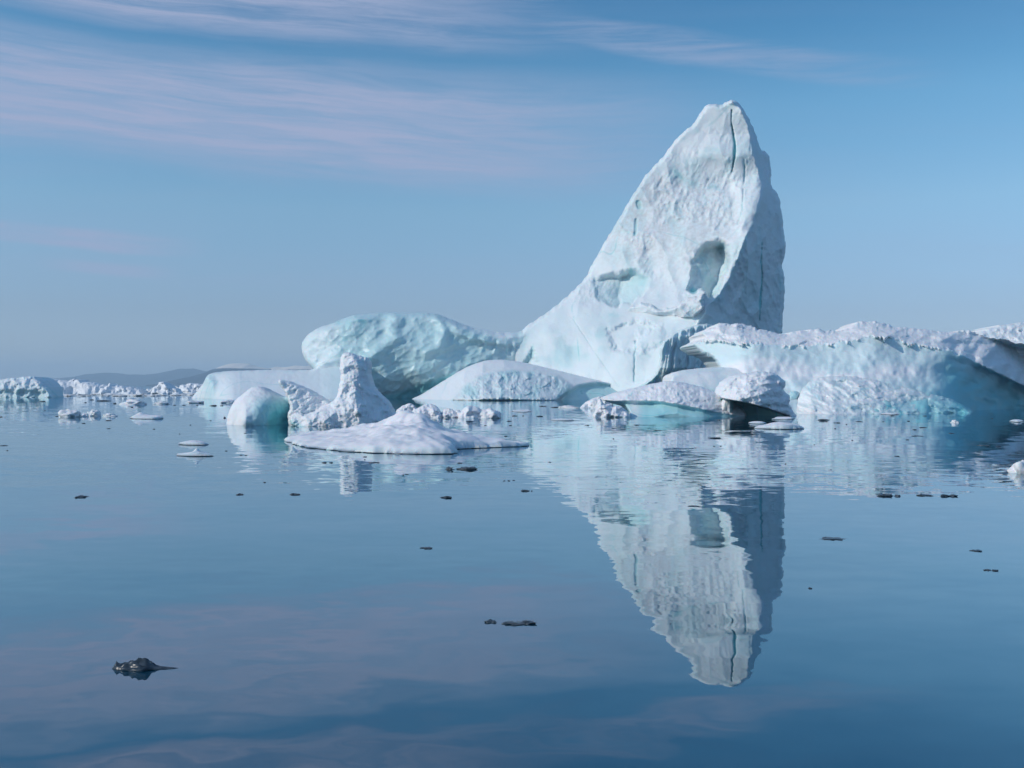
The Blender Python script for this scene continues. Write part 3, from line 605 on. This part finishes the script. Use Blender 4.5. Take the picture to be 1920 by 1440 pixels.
relief('dome', [(423, 812), (425, 788), (430, 768), (441, 750), (457, 737), (470, 727), (480, 724), (492, 726), (515, 738), (532, 746), (540, 742), (552, 750), (570, 775), (580, 812)], 77, f_dome, M_near, pil, step=1.0, w=8, back=4, rag=(0.5, 9))
def f_fin(u, v, X, Z, s):
    t = (v - 714) - 0.42 * (u - 520)
    F = 0.6 + 0.03 * np.clip(t + 20, 0, 60) + 0.30 * ridged((X + 1.6 * Z) / 2.2, (Z - 0.5 * X) / 0.7, X * 0, 4, 0.55) + 0.10 * fbm(X / .4, Z / .4, X * 0, 3)
    return F, np.clip(0.06 + 0.1 * ridged((X + 1.6 * Z) / 2.2, (Z - 0.5 * X) / 0.7, X * 0 + 2, 2), 0, 1), 0.1
relief('tilted_fin', [(519, 715), (527, 711), (545, 716), (570, 726), (592, 738), (612, 750), (640, 768), (640, 812), (548, 812), (540, 795), (538, 775), (545, 765), (538, 745), (530, 730)], 76.5, f_fin, M_near, pil, step=1.0, w=5, back=2.5, rag=(1.0, 7))
def f_pillar(u, v, X, Z, s):
    F = rbf([(640, 675, 1.0), (665, 668, 1.2), (690, 680, 0.7), (650, 700, 1.8), (672, 700, 1.7), (692, 710, 0.6), (640, 740, 2.4), (668, 740, 2.6), (700, 745, 1.2), (725, 765, 0.8), (605, 765, 2.6),
             (560, 780, 2.8), (600, 785, 3.6), (640, 770, 3.0), (670, 780, 3.2), (715, 790, 1.8), (745, 795, 0.5), (555, 795, 3.0), (620, 798, 3.6)], u, v, 6)
    F = F + 0.42 * ridged(X / 2.0, F / 2, Z / 1.7, 4, 0.5) + 0.22 * fbm(X / 1.0, F, Z / 1.1, 3) + 0.35 * cups(X / 1.3, F / 3, Z / 1.5) + 0.02 * fbm(X / .25, F, Z / .25, 2)
    ball = np.hypot(u - 671, v - 773); F = F + 0.9 * np.sqrt(np.clip(1 - (ball / 7.5) ** 2, 0, 1))
    return F, np.clip(0.05 + 0.5 * zone([(536, 800), (540, 786), (565, 796), (580, 812), (540, 812)], u, v, 5), 0, 1), 0.15
relief('pillar', [(638, 672), (642, 664), (652, 659), (664, 664), (676, 668), (690, 671), (693, 680), (691, 696), (694, 716), (704, 732), (722, 748), (733, 764), (742, 782), (750, 797), (752, 812), (560, 812), (540, 792), (542, 778), (556, 768), (575, 776), (592, 768), (606, 758),
        (622, 755), (633, 742), (634, 726), (640, 706), (636, 690)], 76, f_pillar, M_near, pil, step=0.9, w=7, back=3.5, rag=(1.6, 8))

# ------------------------------------------------------------------ low berg at the far left
def f_left(u, v, X, Z, s):
    F = 2.0 + 3 * np.clip((v - 712) / 30, 0, 1) + 1.6 * ridged(X / 5, Z / 4, X * 0, 4) + 0.6 * fbm(X / 2, Z / 2, X * 0, 3)
    F = F - 1.0 * sst(v, 728, 738) * sst(u, 100, 60)
    return F, np.clip(0.12 + 0.25 * sst(v, 718, 740), 0, 1), 0.1
lb = relief('low_berg', [(-40, 760), (-40, 716), (-10, 713), (20, 709), (45, 707), (62, 706), (74, 712), (86, 722), (96, 735), (104, 750), (104, 762)], 246, f_left, M_berg, None, step=1.2, w=7, back=12, rag=(1.5, 9), loc=place(40, 745, 243)[:2] + (0,))
tag(lb, 'low rounded blue-shaded berg cut by the left edge of the photo', 'iceberg')

# ------------------------------------------------------------------ flat floes: height fields over the water
def floe(name, outline, hpts, mat, label, cat='ice floe', step=0.12, lip=0.14, group=None, rough=0.05, wet=0.5, freeboard=0.03, edge=0.3, bumps=None):
    """outline: waterline points as photo rows turned into metres on the sea; hpts: (u, v, height m) spots"""
    P = smooth_poly([((u - CX) / FPX * water_D(v), water_D(v)) for u, v in outline], 2)
    H = [((u - CX) / FPX * water_D(v), water_D(v), h) for u, v, h in hpts]
    x0, y0 = P.min(0) - 3 * step; x1, y1 = P.max(0) + 3 * step
    U, V = np.meshgrid(np.arange(x0, x1, step), np.arange(y0, y1, step), indexing='ij')
    s = poly_sdf(P, U, V) + step * 1.6 * fbm(U / 0.9, V / 0.9, U * 0, 4, 0.55) + step * 2.5 * fbm(U / 2.2, V / 2.2, U * 0 + 5, 2)
    gu, gv = np.gradient(s, step); gg = np.maximum(gu * gu + gv * gv, 0.3)
    keep = s < 0.5 * step
    cell = keep[:-1, :-1] & keep[1:, :-1] & keep[:-1, 1:] & keep[1:, 1:]
    cnt = np.zeros(s.shape, int)
    for a in (0, 1):
        for b in (0, 1): cnt[a:a + cell.shape[0], b:b + cell.shape[1]] += cell
    used = cnt > 0; border = used & (cnt < 4); sh = np.clip(s, -step, step)
    U = np.where(border, U - sh * gu / gg, U); V = np.where(border, V - sh * gv / gg, V); s = np.where(border, 0, s)
    idx = -np.ones(s.shape, int); idx[used] = np.arange(used.sum())
    x, y, d = U[used], V[used], np.maximum(-s[used], 0); bd = border[used]
    h = np.maximum(rbf(H, x, y, 0.6), 0.02)
    for bu, bv, bh, br in bumps or ():
        q = water_D(bv); h = h + bh * np.exp(-(((x - (bu - CX) / FPX * q) / br) ** 2 + ((y - q) / (1.5 * br)) ** 2))
    e = np.sqrt(np.clip(1 - (1 - np.clip(d / edge, 0, 1)) ** 2, 0, 1))
    lp = lip * np.clip(0.75 + 0.9 * fbm(x / 1.7, y / 1.7, x * 0 + 2, 3), 0.25, 1.6)
    z = lp * (0.35 + 0.65 * np.clip(e * 1.6, 0, 1)) + h * e
    z = z + e * rough * (1.8 * fbm(x / 1.6, y / 1.8, x * 0, 4, 0.5) + 1.2 * cups((x + 0.4 * y) / 0.9, x * 0, y / 1.5) + 0.7 * ridged((x + 0.4 * y) / 1.3, y / 2.2, x * 0 + 3, 3)) * (0.35 + np.clip(h, 0, 1))
    top = np.stack([x, y, z], 1)
    nb = np.stack([x + 0 * d, y, np.full_like(x, -0.35)], 1)
    # under side: waist just above the water, undercut, then keel
    bi = np.where(bd)[0]; n = len(x)
    keel = np.stack([x, y, np.where(bd, freeboard, -0.25 - 0.4 * np.clip(d, 0, 1))], 1)
    ins = np.clip(d / (1.6 * step), 0, 1)
    keel[:, 2] = np.where(bd, freeboard, np.where(d < 1.8 * step, freeboard * 0.6, keel[:, 2]))
    ci, cj = np.where(cell); a, b, c, dd = idx[ci, cj], idx[ci + 1, cj], idx[ci + 1, cj + 1], idx[ci, cj + 1]
    f1 = np.stack([a, b, c, dd], 1); f2 = np.stack([a, dd, c, b], 1) + n
    # side strip between the top rim and the keel rim
    E = np.concatenate([f1[:, [0, 1]], f1[:, [1, 2]], f1[:, [2, 3]], f1[:, [3, 0]]]); key = E[:, 0] * (n + 1) + E[:, 1]; rkey = E[:, 1] * (n + 1) + E[:, 0]
    rim = E[~np.isin(key, rkey)]
    f3 = np.stack([rim[:, 1], rim[:, 0], rim[:, 0] + n, rim[:, 1] + n], 1)
    tint = np.concatenate([np.clip(wet * (1 - np.clip(d / 0.35, 0, 1)), 0, 1), np.full(n, 0.9)])
    cx, cy = x.mean(), y.mean()
    o = mesh_obj(name, np.concatenate([top, keel]), np.concatenate([f1, f2, f3]), mat, None, {'tint': tint, 'dirt': np.full(2 * n, 0.15)}, (cx, cy, 0.0))
    return tag(o, label, cat, group)
floe('ice_floe', [(527, 824), (548, 832), (562, 838), (600, 842), (640, 846), (700, 850), (770, 852), (850, 852), (858, 848), (856, 842), (900, 840), (985, 838), (992, 834), (960, 829), (900, 825), (840, 818), (760, 812), (680, 812), (610, 818), (560, 820)],
     [(530, 824, 0.05), (560, 830, 0.15), (600, 838, 0.12), (600, 825, 0.30), (650, 840, 0.25), (650, 826, 0.55), (700, 845, 0.35), (700, 830, 0.75), (740, 826, 1.05), (770, 828, 1.50), (790, 830, 1.30), (760, 840, 0.8), (810, 845, 0.55),
      (840, 846, 0.40), (850, 836, 0.45), (830, 828, 0.65), (870, 832, 0.28), (920, 833, 0.14), (970, 834, 0.06), (760, 816, 0.5), (680, 816, 0.2), (850, 820, 0.2)],
     M_floe, 'wide low snow floe with a humped middle, nearest large ice in the centre left', step=0.09, rough=0.09, lip=0.11, edge=1.0)
flo = [  # u0, u1, v front, v back, height m, label
    (328, 397, 835, 832, 0.16, 'thin flat grey floe, farther of the two small ones left of centre'),
    (326, 404, 856, 852.5, 0.14, 'thin flat floe with a small white peak, nearer of two left of centre'),
    (1408, 1514, 805, 801, 0.35, 'low white floe lying just in front of the overhanging mushroom block'),
    (1402, 1440, 795, 792.5, 0.15, 'narrow white floe tucked under the mushroom block overhang'),
    (1445, 1492, 787, 784, 0.12, 'thin sliver of white floe at the foot of the mushroom block'),
    (1032, 1078, 789, 787, 0.08, 'thin pinkish flat floe on open water right of the row of lumps'),
    (1652, 1687, 778, 775.5, 0.10, 'thin pinkish flat floe at the foot of the ice wall'),
    (1893, 1920, 792, 788, 0.10, 'small pale floe by the dark hollow at the right edge'),
    (240, 310, 786, 783, 0.25, 'low pale floe with one bump, right of the double-humped lumps at left'),
    (958, 998, 773, 769, 0.06, 'thin grey floe sliver behind the dark bits, beyond the lump row'),
]
for u0, u1, va, vb, hh, lab in flo:
    c = (u0 + u1) / 2; q = (u1 - u0) / 2; m = (va + vb) / 2; j = random.uniform(-.2, .2)
    out = [(u0, m), (c - .6 * q, va - .3 * (va - m)), (c - .1 * q, va), (c + .55 * q, va - .1), (u1, m + .3), (c + .6 * q, vb), (c + j * q, vb), (c - .6 * q, vb + .5)]
    D = water_D(m); st = max(0.05, (u1 - u0) / FPX * D / 60)
    peak = [(c + .1 * q, m, 0.14, 0.10)] if 'small white peak' in lab else []
    if 'one bump' in lab: peak = [(c - .35 * q, m, 0.35, 0.45)]
    floe('ice_floe', out, [(u0, m, 0.03), (u1, m, 0.03), (c + j * q, m, hh), (c - .5 * q, m, hh * .5), (c + .5 * q, m, hh * .7)], M_floe, lab, step=st, lip=0.06 if hh < .2 else 0.10, rough=0.04, edge=0.25, bumps=peak, group='small flat floes')

# ------------------------------------------------------------------ lumps and brash: displaced boulders of ice
import bmesh
def ico(sub):
    bm = bmesh.new(); bmesh.ops.create_icosphere(bm, subdivisions=sub, radius=1.0)
    v = np.array([q.co[:] for q in bm.verts]); f = np.array([[q.index for q in p.verts] for p in bm.faces]); bm.free(); return v, f
ICO = {s: ico(s) for s in (3, 4, 5)}
def lump_mesh(seed, sub=4, amp=0.35, freq=1.3, fac=0.25, flat=0.0):
    v, f = ICO[sub]; x, y, z = v.T; o = seed * 13.7
    r = 1 + amp * fbm(x * freq + o, y * freq, z * freq, 4, 0.55) + fac * facets(x * 1.6 + o, y * 1.6, z * 1.6, 0.9) + 0.08 * ridged(x * 4 + o, y * 4, z * 4, 2)
    p = v * r[:, None]
    p[:, 0] /= np.abs(p[:, 0]).max(); p[:, 1] /= np.abs(p[:, 1]).max(); p[:, 2] /= p[:, 2].max()
    return p, f
_lib = {}
def lib(kind, i):
    if (kind, i) not in _lib:
        prm = {'lump': dict(sub=4, amp=0.45, freq=1.3, fac=0.3), 'shard': dict(sub=3, amp=0.6, freq=1.7, fac=0.6), 'brash': dict(sub=4, amp=0.55, freq=1.5, fac=0.6)}[kind]
        p, f = lump_mesh(i + {'lump': 0, 'shard': 20, 'brash': 40}[kind], **prm)
        me_o = mesh_obj('tmp', p, f, None, None, {'tint': np.clip(0.1 + 0.3 * (p[:, 2] < 0.1), 0, 1), 'dirt': np.full(len(p), 0.1)})
        me = me_o.data; bpy.data.objects.remove(me_o); _lib[(kind, i)] = me
    return _lib[(kind, i)]
def lump(name, kind, i, mat, u, v, wpx, hpx, label, cat, group=None, rz=None, depth=0.8, sink=0.25):
    """a copy of one library boulder: v is the row of its waterline, w and h its width and height in photo pixels"""
    D = water_D(v); px = D / FPX
    src = lib(kind, i); key = (kind, i, mat.name)
    if key not in _lib:
        me = src.copy(); me.materials.clear(); me.materials.append(mat); _lib[key] = me
    o = bpy.data.objects.new(name, _lib[key]); scene.collection.objects.link(o)
    w2 = wpx * px / 2; h = hpx * px
    o.scale = (w2, w2 * depth, h / (1 - sink * 0.0)); o.location = ((u - CX) / FPX * (D + w2 * depth * 0.6), D + w2 * depth * 0.6, 0.0)
    o.rotation_euler = (0, 0, (random.uniform(-0.4, 0.4) + (math.pi if i % 2 else 0)) if rz is None else rz)
    return tag(o, label, cat, group)

def carved(name, outline, v, label, bulge, mat, group, cat='ice chunk', cup=0.28, tint0=0.06, step=1.0, rag=(1.0, 8), w=6, wet=0.25):
    """a small sculpted berg or lump: outline in photo pixels, v the row of its waterline, bulge its depth in metres"""
    D = water_D(v); P = np.asarray(outline, float); top, bot = P[:, 1].min(), v; px = D / FPX; k_ = max((P[:, 0].max() - P[:, 0].min()) * px / 9.0, 0.12)
    sd = (P[0, 0] * 0.37) % 50
    def f(u, v_, X, Z, s_):
        F = bulge * (0.35 + 0.65 * np.clip((v_ - top) / max(bot - top, 4), 0, 1.2))
        F = F + bulge * (cup * 1.3 * cups(X / (2.2 * k_) + sd, X * 0, Z / (1.7 * k_)) + 0.35 * fbm(X / (2.5 * k_) + sd, Z / (2.0 * k_), X * 0, 3) + cup * 0.4 * ridged(X / (1.1 * k_) + sd, Z / k_, X * 0, 3))
        return np.maximum(F, 0.05), np.clip(tint0 + wet * sst(v_, bot - 5, bot + 1), 0, 1), 0.12
    x, y, z = place(P[:, 0].mean(), v, D)
    return tag(relief(name, outline, D + bulge * 0.8, f, mat, None, step=step, w=w, back=bulge * 1.2, rag=rag, loc=(x, y, 0.0)), label, cat, group)
gl = 'white ice lumps on the water'
carved('ice_lump', [(740, 784), (742, 771), (750, 763), (762, 757), (772, 756), (780, 763), (784, 772), (784, 784)], 773, 'small rounded white ice lump at the left end of the row beside the pillar berg', 1.0, M_floe, gl)
carved('ice_lump', [(758, 794), (762, 780), (776, 769), (792, 760), (806, 756), (818, 761), (826, 770), (831, 783), (831, 794)], 783, 'large wedge-shaped white ice lump in the row beside the pillar berg', 1.4, M_floe, gl)
carved('ice_lump', [(826, 793), (828, 772), (836, 765), (846, 766), (852, 771), (860, 768), (868, 774), (872, 793)], 783, 'small white ice lump between two larger ones right of the pillar berg', 0.9, M_floe, gl)
carved('ice_lump', [(857, 794), (862, 774), (872, 762), (886, 760), (898, 765), (908, 769), (918, 764), (930, 770), (940, 772), (940, 794)], 784, 'broad humped white ice lump at the right end of the lump row', 1.4, M_floe, gl)
carved('ice_lump', [(1108, 794), (1112, 776), (1118, 766), (1121, 748), (1127, 747), (1132, 758), (1142, 756), (1150, 764), (1156, 760), (1168, 764), (1178, 772), (1184, 782), (1184, 794)], 782, 'knobbly white ice lump with a thin spike before the sloping slab', 1.3, M_floe, gl, cup=0.4)
carved('ice_lump', [(1083, 774), (1090, 760), (1104, 750), (1120, 743), (1140, 745), (1150, 755), (1150, 774)], 765, 'low white ice lump half hidden left of the sloping slab', 1.6, M_floe, gl)
gp = 'bright ice ridges at the horizon'
carved('ice_ridge', [(60, 752), (66, 722), (80, 712), (98, 711), (120, 714), (140, 712), (165, 715), (185, 720), (205, 724), (215, 735), (215, 752)], 739, 'long bright white ice ridge just right of the low left berg', 9, M_far, gp, 'iceberg', cup=0.25, rag=(3.5, 12), w=5)
carved('ice_ridge', [(180, 752), (186, 728), (204, 720), (222, 723), (246, 726), (262, 730), (270, 738), (270, 752)], 740, 'grey-white ragged ice ridge in the middle of the far pack', 8, M_far, gp, 'iceberg', cup=0.3, rag=(3.5, 10), w=5)
carved('ice_ridge', [(276, 752), (284, 730), (294, 721), (304, 716), (314, 720), (326, 727), (340, 732), (344, 752)], 740, 'tallest white peak of ice in the far pack below the mountains', 7, M_far, gp, 'iceberg', cup=0.3, rag=(2.5, 9), w=5)
carved('ice_ridge', [(326, 752), (334, 724), (352, 720), (372, 719), (388, 722), (392, 752)], 739, 'flat white ice ridge at the right end of the far pack by the shelf', 7, M_far, gp, 'iceberg', cup=0.3, rag=(2.5, 9), w=5)

lumps = [  # u, v waterline, w, h, lib index, label
    (1065, 765, 44, 6, 2, 'very low white ice strip left of the sloping slab'),
    (131, 782, 44, 18, 1, 'white humped ice lump, largest of the cluster at far left'),
    (160, 781, 16, 8, 4, 'tiny ice lump between two humps of the far left cluster'),
    (176, 780, 28, 15, 5, 'pale second hump of the far left ice cluster'),
    (206, 781, 30, 8, 2, 'low grey ice lump trailing right of the far left cluster'),
    (250, 759, 58, 13, 3, 'pale low ice dome on calm water under the distant mountains'),
    (302, 758, 30, 7, 6, 'small grey-white ice lump right of the pale ice dome'),
    (365, 756, 34, 6, 1, 'thin pale ice lump before the left end of the smooth shelf'),
    (428, 756, 30, 8, 0, 'small ice lump just left of the turquoise dome'),
    (1916, 888, 52, 30, 1, 'white ice lump cut off by the right edge of the photo'),
    (1790, 793, 16, 7, 4, 'tiny pale ice lump on dark water below the snow slope'),
    (745, 746, 18, 4, 2, 'small white ice bit under the hump beside the mound'),
]
for (u, v, w_, h_, i, lab) in lumps:
    lump('ice_lump', 'lump', i, M_floe, u, v, w_ * 1.12, h_ * 0.85, lab, 'ice chunk', 'white ice lumps on the water', depth=0.75)

# far band of broken ice under the mountains: each chunk its own
for n_ in range(230):
    t = random.random(); v = 733.5 + 9.5 * t ** 1.1
    u = random.uniform(96, 384) if n_ % 5 else random.uniform(60, 400)
    big = random.random() ** 2.2
    w_ = 9 + 40 * big; h_ = (2.2 + 9 * big * random.uniform(0.6, 1.1)) * (1.0 if v < 739 else 0.4)
    h_ += max(0, 738 - v) * 1.6 * random.random()
    third = 'left' if u < 190 else 'middle' if u < 290 else 'right'; size = 'large jagged' if w_ > 30 else 'middle-sized' if w_ > 16 else 'small'; row = 'front edge' if v > 739.5 else 'back rows'
    lump('ice_chunk', 'brash', n_ % 7, M_far, u, v, w_, h_, '%s white ice chunk in the %s of the far pack, %s third' % (size, row, third), 'ice chunk', 'far pack of broken ice', depth=random.uniform(0.7, 1.4))
# dark clear brash: (u, v, w, h) by the stretch of water it floats on
zones = {
 'on the water at the far left edge': [(2, 782, 8, 2), (8, 836, 16, 3), (14, 845, 4, 2), (84, 770, 4, 2), (106, 781, 6, 2), (80, 753, 12, 3)],
 'below the far pack of broken ice': [(157, 794, 9, 3), (204, 789, 12, 3), (204, 804, 8, 2.5), (289, 805, 6, 3), (337, 814, 3, 2), (357, 797, 3, 2), (395, 789, 5, 2), (215, 757, 11, 4), (195, 752, 30, 5), (172, 750, 10, 3), (160, 755, 5, 2), (247, 764, 6, 2),
     (327, 760, 6, 2), (345, 760, 8, 2), (370, 760, 6, 2), (400, 761, 14, 4), (416, 761, 8, 3), (421, 784, 5, 6)],
 'left of and below the turquoise dome': [(424, 846, 7, 2), (452, 854, 6, 3), (461, 854, 6, 3), (460, 813, 5, 2), (496, 905, 9, 3)],
 'just before the humped snow floe': [(608, 868, 10, 4), (621, 868, 9, 4), (702, 868, 24, 4), (684, 857, 9, 2), (684, 862, 4, 2), (756, 891, 4, 3), (763, 890, 8, 2), (862, 869, 15, 4)],
 'right of the humped snow floe': [(945, 902, 6, 3), (954, 902, 8, 3), (963, 901, 6, 3), (985, 921, 18, 6), (997, 921, 3, 4), (1031, 867, 9, 2), (911, 826, 10, 3), (948, 818, 8, 2)],
 'between the lump row and the sloping slab': [(1101, 798, 12, 3), (1012, 781, 14, 4), (981, 780, 4, 2), (965, 780, 12, 3), (954, 790, 12, 2), (957, 798, 8, 2), (910, 798, 6, 2), (880, 791, 14, 2), (1040, 764, 16, 3), (1018, 762, 22, 3)],
 'on the spire reflection below the undercut berg': [(1232, 807, 16, 3), (1340, 822, 26, 4), (1339, 837, 6, 2), (1351, 837, 4, 2), (1150, 823, 4, 2), (1194, 798, 12, 2), (1348, 788, 8, 3), (1257, 1170, 3, 2), (1300, 950, 26, 3), (1473, 870, 4, 2)],
 'before the ice wall at right': [(1543, 788, 26, 5), (1608, 773, 26, 5), (1673, 780, 12, 3), (1734, 780, 8, 2), (1543, 791, 20, 2), (1569, 793, 16, 3), (1611, 791, 14, 2), (1587, 796, 4, 2), (1656, 791, 5, 2), (1703, 790, 7, 2), (1860, 785, 4, 2),
     (1730, 802, 16, 2), (1715, 806, 11, 3), (1719, 818, 24, 3), (1701, 825, 8, 3), (1784, 813, 16, 3), (1566, 804, 4, 2), (1527, 834, 3, 2), (1845, 836, 24, 3), (1871, 838, 12, 3), (1682, 856, 10, 3), (1598, 826, 4, 2), (1558, 881, 4, 2)],
}
ORD = ['leftmost', 'second from left', 'third from left', 'fourth from left', 'fifth from left', 'sixth from left', 'seventh from left', 'eighth from left', 'ninth from left', 'tenth from left', 'eleventh from left', 'twelfth from left', 'thirteenth from left',
       'fourteenth from left', 'fifteenth from left', 'sixteenth from left', 'seventeenth from left', 'eighteenth from left', 'nineteenth from left', 'twentieth from left', 'third from right', 'second from right', 'rightmost']
kk = 0
for zn, bits in zones.items():
    for j, (u, v, w_, h_) in enumerate(sorted(bits)):
        lump('brash_ice', 'shard', kk % 8, M_dark, u, v, w_, max(h_ * 0.45, 1.2), '%s small dark ice bit %s' % (ORD[j] if j < len(bits) - 1 else 'rightmost', zn), 'brash ice', 'dark brash ice bits', depth=0.9); kk += 1
big = [
 (152, 933, 32, 6, 0, 'flat dark oval ice bit alone on open water at left'),
 (450, 928, 16, 6, 1, 'small dark ice bit, left of a pair below the pillar reflection'),
 (554, 928, 22, 6, 2, 'dark ice bit between the pillar reflection and a smaller bit at left'),
 (838, 934, 26, 7, 3, 'grey glassy ice bit below the humped snow floe, right side'),
 (843, 881, 22, 11, 4, 'knobbly grey left half of the double ice piece near the snow floe'),
 (876, 881, 42, 10, 5, 'longer grey right half of the double ice piece near the snow floe'),
 (801, 1029, 32, 5, 6, 'thin ragged dark ice sliver alone in the middle of the calm water'),
 (1657, 931, 36, 9, 7, 'largest dark ice lump of the row on the right-hand water'),
 (1683, 931, 16, 7, 0, 'small grey ice bit touching the largest dark lump at right'),
 (1732, 930, 32, 6, 1, 'flat dark ice bit in the middle of the right-hand row'),
 (1771, 931, 18, 8, 2, 'left lump of the dark pair ending the right-hand row'),
 (1787, 931, 18, 8, 3, 'right lump of the dark pair ending the right-hand row'),
 (1560, 1013, 60, 5, 4, 'long thin dark ice sliver right of the spire reflection'),
 (1830, 1034, 24, 4, 5, 'short dark ice sliver near the right edge, upper of two'),
 (1850, 1070, 18, 5, 6, 'dark ice bit near the right edge, left one of a touching pair'),
 (1865, 1071, 16, 5, 7, 'dark ice bit near the right edge, right one of a touching pair'),
 (1519, 1104, 11, 4, 0, 'single tiny dark ice bit right of the spire reflection'),
 (920, 1168, 26, 10, 1, 'pointed dark ice bit left of the flat double piece near the bottom centre'),
 (962, 1172, 44, 8, 2, 'flat dark glassy ice piece, left part of the bottom centre pair'),
 (988, 1171, 40, 10, 3, 'flat dark glassy ice piece, right part of the bottom centre pair'),
]
for (u, v, w_, h_, i, lab) in big:
    lump('brash_ice', 'shard', i, M_dark, u, v, w_, h_ * 0.5, lab, 'brash ice', 'dark brash ice bits', depth=0.9)

# nearest glassy piece, bottom left: a knobbly crest with a low tail
def near_piece():
    u, v = 266, 1258; D = water_D(v); px = D / FPX
    v0, f = ICO[5]; x, y, z = v0.T
    p = v0.copy(); p[:, 0] /= np.abs(p[:, 0]).max()
    prof = np.interp(p[:, 0], [-1, -0.9, -0.6, -0.2, 0.1, 0.25, 0.45, 1.0], [0.5, 1.0, 0.7, 0.85, 0.75, 0.35, 0.16, 0.12])
    sp = cups(x * 3.2, y * 2.2, z * 1.0) + 0.5 * cups(x * 7, y * 4, z * 2)
    h = np.clip(z, -1, 1) * (1 + 0.9 * np.where(z > 0, sp, 0))
    p[:, 2] = np.where(z > 0, h * prof * 19 * px, z * 14 * px)
    p[:, 1] = y * 22 * px * np.interp(p[:, 0], [-1, 0, 0.3, 1], [0.7, 1, 0.6, 0.15]) * (1 + 0.3 * fbm(x * 2, z * 2, y * 0, 3))
    p[:, 0] = p[:, 0] * 63 * px
    o = mesh_obj('brash_ice', p + np.array([(u - CX) / FPX * D, D + 0.1, 0]), f, M_dark, None, {'tint': np.zeros(len(p)), 'dirt': np.zeros(len(p))}, ((u - CX) / FPX * D, D + 0.1, 0))
    tag(o, 'nearest glassy dark ice piece with a knobbly crest and tail, bottom left', 'brash ice', 'dark brash ice bits')
near_piece()

# ------------------------------------------------------------------ haze: even thin air round everything
hb = 9600.0; zt = 190.0
hv = [(sx * hb, sy * hb, z) for z in (-12.0, zt) for sx, sy in ((-1, -1), (1, -1), (1, 1), (-1, 1))]
hf = np.array([(3, 2, 1, 0), (4, 5, 6, 7), (0, 1, 5, 4), (1, 2, 6, 5), (2, 3, 7, 6), (3, 0, 4, 7)])
hm = bpy.data.materials.new('haze_air'); hm.use_nodes = True; N = NT(hm.node_tree); N.n.clear()
pv = N.node('ShaderNodeVolumePrincipled'); pv.inputs['Color'].default_value = (0.66, 0.86, 1.0, 1); pv.inputs['Density'].default_value = 0.00020
pv.inputs['Anisotropy'].default_value = 0.0
ho = N.node('ShaderNodeOutputMaterial'); N.l.new(pv.outputs[0], ho.inputs['Volume'])
haze = mesh_obj('haze', hv, hf, hm); haze['kind'] = 'stuff'
haze.data.polygons.foreach_set('use_smooth', np.zeros(6, bool))
